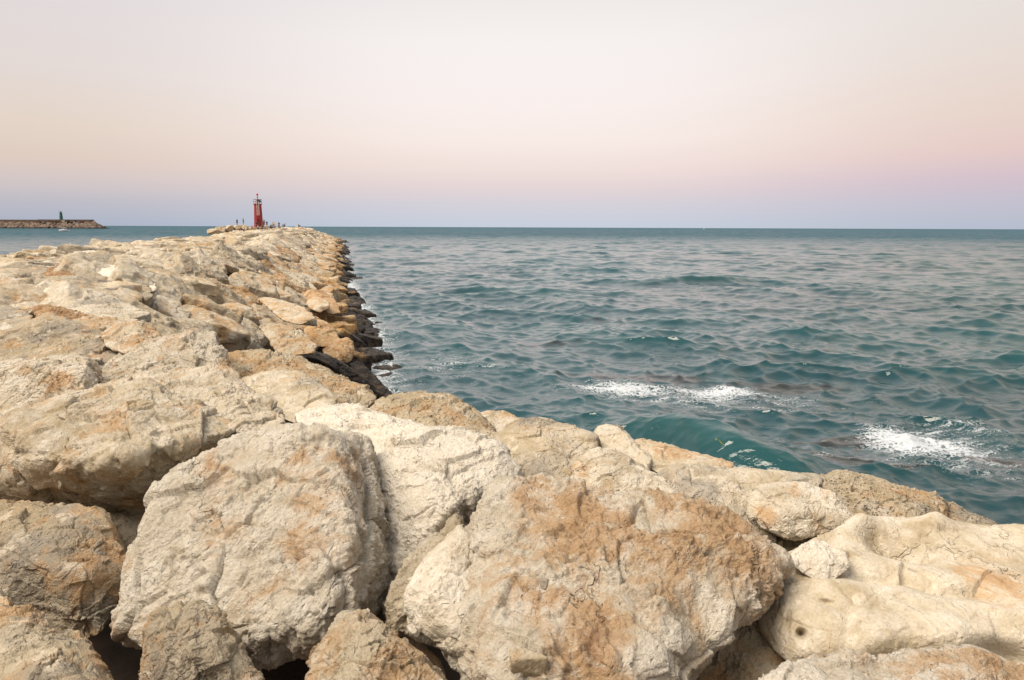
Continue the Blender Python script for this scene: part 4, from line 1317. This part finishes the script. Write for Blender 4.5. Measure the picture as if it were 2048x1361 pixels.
def jetty():
    root = empty('jetty', ((jx0 + jx1) / 2, JD, 0))
    tag(root, 'long brown harbour jetty with a flat wall on the horizon at the left', 'jetty')
    cx = (jx0 + jx1) / 2
    nx, ny = 420, 26
    xs = np.linspace(jx0, jx1 + 10, nx)
    ys = np.linspace(-26, 26, ny)
    Xg, Yg = np.meshgrid(xs, ys, indexing='ij')
    endf = np.clip((jx1 - Xg) / 14, 0, 1) ** 0.6
    prof = np.clip(1 - (np.abs(Yg) / 25) ** 1.3, 0, 1)
    q = np.stack([Xg.ravel(), Yg.ravel() * 1.0, 0 * Xg.ravel()], 1)
    nzz = chips(q * 0.22, 1.3).reshape(Xg.shape) * 1.7 + fbm(q * 0.6, 3).reshape(Xg.shape) * 0.6
    Z = (JT * (0.80 + 0.14 * np.clip(1 - np.abs(jx1 - Xg - 14) / 12, 0, 1))) * prof * endf + nzz * (prof > 0.02) - 0.6
    V = np.stack([Xg.ravel() - cx, Yg.ravel(), Z.ravel()], 1)
    i = np.arange(nx - 1)[:, None] * ny + np.arange(ny - 1)[None, :]
    Fc = np.stack([i, i + ny, i + ny + 1, i + 1], -1).reshape(-1, 4)
    me = np_mesh('rock_slope', V, Fc, False)
    m, t = new_mat('jetty_rock')
    geo = t.n('ShaderNodeNewGeometry')
    pz = t.n('ShaderNodeSeparateXYZ', {0: (geo, 'Position')})
    nn = t.n('ShaderNodeTexNoise', {'Vector': (geo, 'Position'), 'Scale': 0.18, 'Detail': 6.0})
    c = t.mix((t.step(nn, 0.35, 0.66), 0), (0.075, 0.050, 0.037), (0.185, 0.130, 0.096))
    wt = t.step(t.math('ADD', (pz, 2), t.math('MULTIPLY', nn, 3.0)), 4.3, 2.6)
    c = t.mix((wt, 0), c, (0.018, 0.015, 0.014))
    t.n('ShaderNodeOutputMaterial', {0: t.n('ShaderNodeBsdfPrincipled', {'Base Color': (c, 2), 'Roughness': 0.9})})
    link('rock_slope', me, m, root)
    xa = at(184, 440, JD)[0] - cx
    xm = at(78, 440, JD)[0] - cx
    wl = MB()
    wl.box(((jx0 - cx + xm) / 2, 2, JT * 0.86), (xm - (jx0 - cx), 7, JT * 0.28), bev=0.2)
    wl.build('sea_wall', JET, root)
    wl = MB()
    wl.box(((xm + xa) / 2 + 0.1, 1, JT * 0.90), (xa - xm, 10, JT * 0.27), bev=0.3)
    wl.build('end_platform', JET, root)
    dk = simple_mat('dark_opening', (0.02, 0.018, 0.016), 0.9)
    for px in (140, 154):
        xo = at(px, 443, JD)[0] - cx
        MB().box((xo, -4.2, JT * 0.83), (3.4 if px == 140 else 1.8, 0.6, 2.7)).build('opening', dk, root)
    ppl = at(130, 443, JD)[0] - cx
    MB().box((ppl, -4.3, JT * 0.84), (4.5, 0.6, 3.0)).build('pale_panel', CONC, root)


jetty()
gb = at(122, 439, JD)
gl = empty('lighthouse', (gb[0], JD + 1, JT * 1.03))
tag(gl, 'small distant green lighthouse tower on the far jetty', 'lighthouse')
MB().lathe([(2.35, -1.0), (2.3, 0), (1.7, 9.4), (1.95, 9.6), (1.95, 10.1)], 10).build('tower', GREEN, gl)
rr2 = MB()
for k in range(8):
    a_ = k * math.pi / 4
    rr2.tube([(1.85 * math.cos(a_), 1.85 * math.sin(a_), 10.0), (1.85 * math.cos(a_), 1.85 * math.sin(a_), 11.3)], 0.08)
rr2.tube([(1.85 * math.cos(k * math.pi / 8), 1.85 * math.sin(k * math.pi / 8), 11.3) for k in range(17)], 0.08)
rr2.build('railing', GREEN, gl)
MB().lathe([(0.9, 10.1), (0.9, 11.8), (0.6, 12.4), (0.1, 12.7)], 10).build('lantern', GREEN, gl)
MB().tube([(-2.6, 0, 0), (-2.6, 0, 15.5)], [0.16, 0.08]).build('antenna', STEEL, gl)


def boat_hull(L, B, H):
    """lofted hull along x, bow at -x"""
    mb = MB()
    rings = []
    for i in range(13):
        u = i / 12
        x = (u - 0.5) * L
        wv = B / 2 * min(1, (u * 2.1) ** 0.75) * (1 - 0.18 * max(0, u - 0.6) / 0.4) + 0.02
        sh = H * (1.0 + 0.28 * (1 - u) ** 2)
        ring = []
        for (fy, fz) in ((1, 1), (0.97, 0.55), (0.72, 0.05), (0, -0.32), (-0.72, 0.05), (-0.97, 0.55), (-1, 1)):
            zz = sh * fz if fz > 0 else H * fz * (0.4 + 0.6 * min(1, u * 3))
            ring.append(mb.bm.verts.new((x + (0.5 * (1 - u) * (fz - 1) * -0.35), wv * fy, zz)))
        rings.append(ring)
    for a, b in zip(rings, rings[1:]):
        for k in range(6):
            mb.bm.faces.new((a[k], a[k + 1], b[k + 1], b[k]))
        mb.bm.faces.new((a[6], a[0], b[0], b[6]))
    mb.bm.faces.new(rings[0])
    mb.bm.faces.new(rings[-1][::-1])
    return mb


sp_ = at_z(128, 463.0, 0.0)
bt = empty('sailboat', (sp_[0], sp_[1], 0.15), math.radians(4))
tag(bt, 'small white sailboat with bare mast below the green lighthouse', 'sailboat')
BL = 19.5 / FPX * sp_[1]
boat_hull(BL, BL * 0.32, BL * 0.13).build('hull', WHITE, bt, False)
MB().box((-BL * 0.08, 0, BL * 0.17), (BL * 0.34, BL * 0.18, BL * 0.08), bev=0.12).build('cabin', WHITE, bt)
MB().tube([(-BL * 0.18, 0, BL * 0.1), (-BL * 0.18, 0, BL * 1.28)], [0.10, 0.06]).build('mast', STEEL, bt)
MB().tube([(-BL * 0.18, 0, BL * 0.34), (BL * 0.28, 0, BL * 0.30)], 0.12).build('boom', WHITE, bt)
MB().box((BL * 0.22, 0, BL * 0.24), (BL * 0.16, BL * 0.2, 0.12), bev=0.04).build('sun_cover', simple_mat('blue_canvas', (0.06, 0.09, 0.22), 0.8), bt)
MB().box((BL * 0.44, 0, BL * 0.17), (BL * 0.07, BL * 0.12, BL * 0.10), bev=0.05).build('outboard', simple_mat('dark_engine', (0.05, 0.02, 0.02), 0.5), bt)

yp = at_z(1408, 459.6, 0.0)
yd = 2300.0
yx = at(1408, 458, yd)[0]
yb_ = empty('motorboat', (yx, yd, 0.1), 0.3)
tag(yb_, 'tiny white boat far out on the horizon to the right', 'boat')
boat_hull(7.0, 2.4, 1.0).build('hull', WHITE, yb_)
MB().box((0.3, 0, 1.7), (2.8, 1.7, 1.7), bev=0.2).build('cabin', WHITE, yb_)

# ------------------------------------------------------------------ people
SKIN = simple_mat('skin', (0.30, 0.17, 0.11), 0.6, 0.08)
HAIR = simple_mat('dark_hair', (0.02, 0.014, 0.01), 0.6, 0.1)
CLOTH = {}


def cloth(c):
    if c not in CLOTH:
        CLOTH[c] = simple_mat('cloth', c, 0.85, 0.15, 9.0)
    return CLOTH[c]


def skin_mesh(name, verts, edges, radii, root=0, sub=1):
    me = bpy.data.meshes.new(name)
    me.from_pydata(verts, edges, [])
    tmp = bpy.data.objects.new(name, me)
    COL.objects.link(tmp)
    md = tmp.modifiers.new('skin', 'SKIN')
    md.use_smooth_shade = True
    if sub:
        s = tmp.modifiers.new('sub', 'SUBSURF')
        s.levels = sub
        s.render_levels = sub
    lay = me.skin_vertices[0].data
    for i, r_ in enumerate(radii):
        lay[i].radius = r_ if isinstance(r_, tuple) else (r_, r_)
        lay[i].use_root = (i == root)
    dg = bpy.context.evaluated_depsgraph_get()
    out = bpy.data.meshes.new_from_object(tmp.evaluated_get(dg))
    bpy.data.objects.remove(tmp)
    bpy.data.meshes.remove(me)
    out.name = name
    for p in out.polygons:
        p.use_smooth = True
    return out


def person(px, py_feet, d, label, pose, top, legs, turn=0.0, h=1.72, hair=True, group='people gathered at the breakwater end', long_legs=True):
    r = np.random.default_rng(int(px * 7 + d))
    f = h / 1.72
    base = at(px, py_feet, d)
    v, e, rad = [], [], []

    def add(p, r_, par=None):
        v.append(tuple(f * q for q in p))
        rad.append(r_ * f if not isinstance(r_, tuple) else tuple(f * q for q in r_))
        if par is not None:
            e.append((par, len(v) - 1))
        return len(v) - 1
    if pose == 'sit':
        hz = 0.12
        lean = 0.10
        knee = [(s_ * 0.13, -0.40, 0.47) for s_ in (-1, 1)]
        foot = [(s_ * 0.12, -0.62, 0.06) for s_ in (-1, 1)]
    elif pose == 'crouch':
        hz, lean = 0.42, -0.18
        knee = [(s_ * 0.16, -0.36, 0.48) for s_ in (-1, 1)]
        foot = [(s_ * 0.14, -0.06, 0.07) for s_ in (-1, 1)]
    else:
        hz, lean = 0.92, 0.0
        sw = r.uniform(-0.06, 0.06)
        knee = [(s_ * 0.10, -0.02 + s_ * sw, 0.49) for s_ in (-1, 1)]
        foot = [(s_ * 0.11, 0.03 + s_ * sw * 1.6, 0.08) for s_ in (-1, 1)]
    pel = add((0, 0, hz), (0.15, 0.11))
    wst = add((0, lean * 0.4, hz + 0.20), (0.125, 0.095), pel)
    chs = add((0, lean * 0.9, hz + 0.42), (0.155, 0.11), wst)
    nck = add((0, lean * 1.05 - 0.01, hz + 0.58), 0.055, chs)
    hd0 = add((0, lean * 1.1 - 0.03, hz + 0.66), (0.075, 0.085), nck)
    hd1 = add((0, lean * 1.1 - 0.02, hz + 0.77), (0.075, 0.095), hd0)
    nose = add((0, lean * 1.1 - 0.125, hz + 0.68), 0.014, hd0)
    arm_up = pose == 'phone'
    for s_ in (-1, 1):
        hip = add((s_ * 0.09, 0, hz - 0.06), 0.085, pel)
        kn = add(knee[0 if s_ < 0 else 1], 0.062, hip)
        an = add(foot[0 if s_ < 0 else 1], 0.040, kn)
        ft = foot[0 if s_ < 0 else 1]
        add((ft[0], ft[1] - 0.17, ft[2] - 0.045), 0.035, an)
        sh = add((s_ * 0.19, lean * 0.95, hz + 0.50), 0.055, chs)
        if pose == 'sit' or pose == 'crouch':
            el_ = (s_ * 0.25, lean * 0.5 - 0.12, hz + 0.25)
            ha = (s_ * 0.15, -0.36, 0.48 if pose == 'sit' else 0.55)
        elif arm_up:
            el_ = (s_ * 0.26, -0.16, hz + 0.30)
            ha = (s_ * 0.06, -0.24, hz + 0.56)
        else:
            el_ = (s_ * 0.25, 0.03, hz + 0.22)
            ha = (s_ * 0.23 + r.uniform(-0.04, 0.02), -0.10 + r.uniform(-0.08, 0.04), hz - 0.02)
        eb = add(el_, 0.040, sh)
        wr = add(ha, 0.028, eb)
        dv = np.array(ha) - np.array(el_)
        dv /= np.linalg.norm(dv)
        side = np.cross(dv, (0, 0, 1.0))
        side = side / (np.linalg.norm(side) + 1e-6)
        pm = add(tuple(np.array(ha) + dv * 0.07), (0.036, 0.02), wr)
        for k_, ll in enumerate((0.075, 0.09, 0.085, 0.065)):
            add(tuple(np.array(ha) + dv * (0.075 + ll) + side * (k_ - 1.5) * 0.022), 0.008, pm)
        add(tuple(np.array(ha) + dv * 0.07 + side * 0.07), 0.009, wr)
    body = skin_mesh('body', v, e, rad, pel)
    o = link('person', body, SKIN)
    o.location = tuple(base)
    o.rotation_euler = (0, 0, turn)
    tag(o, label, 'person', group)
    # clothing, each a shell that follows the body
    tv = [v[pel], v[wst], v[chs], tuple(np.array(v[chs]) * 0.35 + np.array(v[nck]) * 0.65)]
    te = [(0, 1), (1, 2), (2, 3)]
    tr = [tuple(q * 1.10 for q in rad[pel]), tuple(q * 1.18 for q in rad[wst]), tuple(q * 1.12 for q in rad[chs]), (0.085 * f, 0.075 * f)]
    for i in range(len(v)):
        if not isinstance(rad[i], tuple) and abs(rad[i] - 0.055 * f) < 1e-9 and i > nose:
            a0 = len(tv)
            tv += [v[i], tuple(np.array(v[i]) * 0.35 + np.array(v[i + 1]) * 0.65)]
            te += [(2, a0), (a0, a0 + 1)]
            tr += [0.068 * f, 0.056 * f]
    sh_ = link('shirt', skin_mesh('shirt', tv, te, tr, 0), cloth(top), o)
    lv, le, lr = [v[pel]], [], [tuple(q * 1.12 for q in rad[pel])]
    for i in range(len(v)):
        if not isinstance(rad[i], tuple) and abs(rad[i] - 0.085 * f) < 1e-9:
            a0 = len(lv)
            end = 1.0 if long_legs else 0.85
            lv += [v[i], tuple(np.array(v[i]) * (1 - end) + np.array(v[i + 1]) * end)]
            le += [(0, a0), (a0, a0 + 1)]
            lr += [0.100 * f, 0.078 * f]
            if long_legs:
                lv.append(tuple(np.array(v[i + 1]) * 0.15 + np.array(v[i + 2]) * 0.85))
                le.append((a0 + 1, a0 + 2))
                lr.append(0.058 * f)
    link('trousers' if long_legs else 'shorts', skin_mesh('trousers', lv, le, lr, 0), cloth(legs), o)
    hv = [(v[hd1][0], v[hd1][1] + 0.015 * f, v[hd1][2] + 0.02 * f), (v[hd0][0], v[hd0][1] + 0.05 * f, v[hd0][2] + 0.02 * f)]
    link('hair', skin_mesh('hair', hv, [(0, 1)], [(0.085 * f, 0.098 * f), (0.078 * f, 0.06 * f)], 0), HAIR, o)
    return o


BLK, NAVY, GRY, WHT = (0.015, 0.015, 0.018), (0.02, 0.03, 0.05), (0.09, 0.09, 0.10), (0.62, 0.60, 0.58)
Q = 370


def C(cx, cy):
    return 400 + cx / 6.827, 370 + cy / 6.827


for (cx, cy, d, lab, pose, top, legs, turn, h, ll) in [
        (508, 556, 200, 'person in dark clothes with bare legs standing leftmost on the stone clump', 'stand', BLK, BLK, 1.2, 1.72, False),
        (594, 548, 201, 'person in dark top and grey shorts with raised arms standing on the stone clump', 'phone', BLK, (0.10, 0.11, 0.14), -1.3, 1.78, False),
        (600, 632, 186, 'person in black trousers sitting on stones left of the red lighthouse', 'sit', (0.16, 0.06, 0.04), BLK, -1.2, 1.75, True),
        (713, 628, 190, 'small child in pink sitting left of the red lighthouse door', 'stand', (0.50, 0.16, 0.20), (0.35, 0.10, 0.10), 0.4, 1.35, False),
        (772, 590, 200, 'person in black standing in front of the red lighthouse', 'stand', BLK, (0.10, 0.02, 0.025), 0.2, 1.70, True),
        (793, 612, 196, 'person in a white shirt sitting before the red lighthouse door', 'crouch', WHT, (0.06, 0.03, 0.03), 0.5, 1.70, True),
        (852, 616, 194, 'person in maroon crouching at the right foot of the red lighthouse', 'crouch', (0.13, 0.02, 0.035), (0.10, 0.02, 0.03), -0.4, 1.70, True),
        (864, 590, 202, 'person in a faded red top standing against the red lighthouse', 'stand', (0.24, 0.07, 0.06), (0.10, 0.05, 0.05), 0.7, 1.65, True),
        (876, 560, 206, 'slim person in dark clothes standing behind the others right of the tower', 'stand', NAVY, BLK, 2.8, 1.78, True),
        (915, 585, 200, 'person in a black shirt standing behind the one in yellow', 'stand', BLK, (0.05, 0.04, 0.04), -0.2, 1.75, True),
        (922, 622, 192, 'person in a bright yellow shirt right of the red lighthouse', 'stand', (0.75, 0.48, 0.015), (0.60, 0.36, 0.02), 0.3, 1.50, False),
        (960, 606, 195, 'left one of two people in grey sitting right of the yellow shirt', 'crouch', GRY, NAVY, 0.9, 1.70, True),
        (985, 606, 196, 'right one of two people in grey sitting right of the yellow shirt', 'crouch', (0.07, 0.07, 0.075), GRY, -0.6, 1.70, True),
        (998, 590, 203, 'person in a pale yellowish top standing behind the seated grey pair', 'stand', (0.55, 0.50, 0.28), (0.10, 0.09, 0.07), 2.6, 1.70, True),
        (1020, 600, 200, 'person in white and pink standing right of the grey pair', 'stand', (0.60, 0.45, 0.42), (0.40, 0.26, 0.22), -0.7, 1.75, False),
        (1080, 598, 196, 'broad person in an olive jacket standing right of the group', 'stand', (0.10, 0.085, 0.03), (0.09, 0.07, 0.03), 0.1, 1.74, True),
        (1102, 600, 193, 'small child in bright yellow crouching beside the olive jacket', 'crouch', (0.75, 0.45, 0.02), (0.35, 0.03, 0.04), 0.2, 1.0, True),
        (1155, 570, 200, 'person in dark teal sitting alone to the right of the group', 'sit', (0.015, 0.05, 0.055), (0.02, 0.035, 0.035), -1.0, 1.78, True),
        (1348, 574, 205, 'lone person in dark clothes sitting at the right end of the crest', 'sit', BLK, NAVY, 1.4, 1.45, True)]:
    px, py = C(cx, cy)
    person(px, py, d, lab, pose, top, legs, turn, h, long_legs=ll)

# ------------------------------------------------------------------ little things
def on_rock(px, py):
    """first stone met by the sight line through that pixel"""
    dg = bpy.context.evaluated_depsgraph_get()
    rd = ray(px, py)
    hit, loc, nor, *_ = SC.ray_cast(dg, Vector(CAM), Vector(rd / np.linalg.norm(rd)))
    return loc, nor


def pebble(px, py, wpx, asp, seed, label, white, rust, grey, cat='stone'):
    loc, nor = on_rock(px, py)
    d = (loc - Vector(CAM)).length
    a = wpx / FPX * d / 2
    r = np.random.default_rng(seed)
    N = r.normal(size=(12, 3))
    N /= np.linalg.norm(N, axis=1)[:, None]
    N = np.concatenate([N, [[0, 0, 1], [0, 0, -1], [1, 0, 0], [-1, 0, 0], [0, 1, 0], [0, -1, 0]]])
    H = r.uniform(0.8, 1.0, len(N))
    H[12:] = 1.3
    sc = np.array([a, a * 0.9, a * asp])
    N2 = N / sc
    l = np.linalg.norm(N2, axis=1)
    V, Fc, tcs, bump, pit = rock_shape(N2 / l[:, None], H / l, np.diag(sc), 4, 'worn', seed)
    Rm = np.array(nor.to_track_quat('Z', 'Y').to_matrix()).astype(F32)
    o = finish_rock('pebble', V @ Rm.T, Fc, tcs, np.array(loc + nor * a * asp * 0.05), white, rust, grey, bump, 0, -5, label)
    o['category'] = cat
    o['group'] = 'loose stones lying on the boulders'


pebble(1088, 1168, 22, 0.45, 801, 'tiny dark grey pebble lying on the ochre stained boulder', 0.0, 0.0, 1.0, 'pebble')
pebble(1062, 1335, 58, 0.6, 802, 'grey angular loose stone lodged low on the ochre boulder', 0.2, 0.3, 0.5)

# yellow green strands of seaweed carried in the swell
WEED = simple_mat('seaweed', (0.09, 0.10, 0.010), 0.5, 0.4, 10.0)
for (px, py, L_, wid, ang, lab) in ((1443, 880, 0.26, 0.04, 1.0, 'broad yellow green seaweed blade standing in the breaking green wave'),
                                    (1452, 887, 0.30, 0.02, 0.85, 'thin dark seaweed strand beside the broad blade in the green wave')):
    loc, nor = on_rock(px, py)
    if loc is None or (Vector(loc) - Vector(CAM)).length > 40:
        loc, nor = Vector(at_z(px, py, 0.3)), Vector((0, -0.6, 0.8))
    mb = MB()
    x_ = Vector((1, 0.2, 0)).normalized()
    y_ = nor.cross(x_).normalized()
    dr_ = (x_ * math.cos(ang) + y_ * math.sin(ang)).normalized()
    sd = nor.cross(dr_).normalized()
    left, right, lo_, ro_ = [], [], [], []
    for k in range(9):
        u = k / 8
        c_ = nor * (0.02 + 0.02 * math.sin(u * 5)) + dr_ * (u - 0.5) * L_ + sd * 0.05 * math.sin(u * 3.0)
        ww = wid * (math.sin(math.pi * min(0.97, 0.08 + 0.9 * u))) ** 0.7 * (1 + 0.25 * math.sin(9 * u))
        left.append(mb.bm.verts.new(c_ + sd * ww))
        right.append(mb.bm.verts.new(c_ - sd * ww))
        lo_.append(mb.bm.verts.new(c_ + sd * ww * 0.9 - nor * 0.008))
        ro_.append(mb.bm.verts.new(c_ - sd * ww * 0.9 - nor * 0.008))
    for k in range(8):
        mb.bm.faces.new((left[k], right[k], right[k + 1], left[k + 1]))
        mb.bm.faces.new((lo_[k], lo_[k + 1], ro_[k + 1], ro_[k]))
        mb.bm.faces.new((left[k], left[k + 1], lo_[k + 1], lo_[k]))
        mb.bm.faces.new((right[k], ro_[k], ro_[k + 1], right[k + 1]))
    o = mb.build('seaweed', WEED, None, True)
    o.location = loc
    tag(o, lab, 'seaweed', 'seaweed in the breaking wave')
print('done', time.time() - T0)
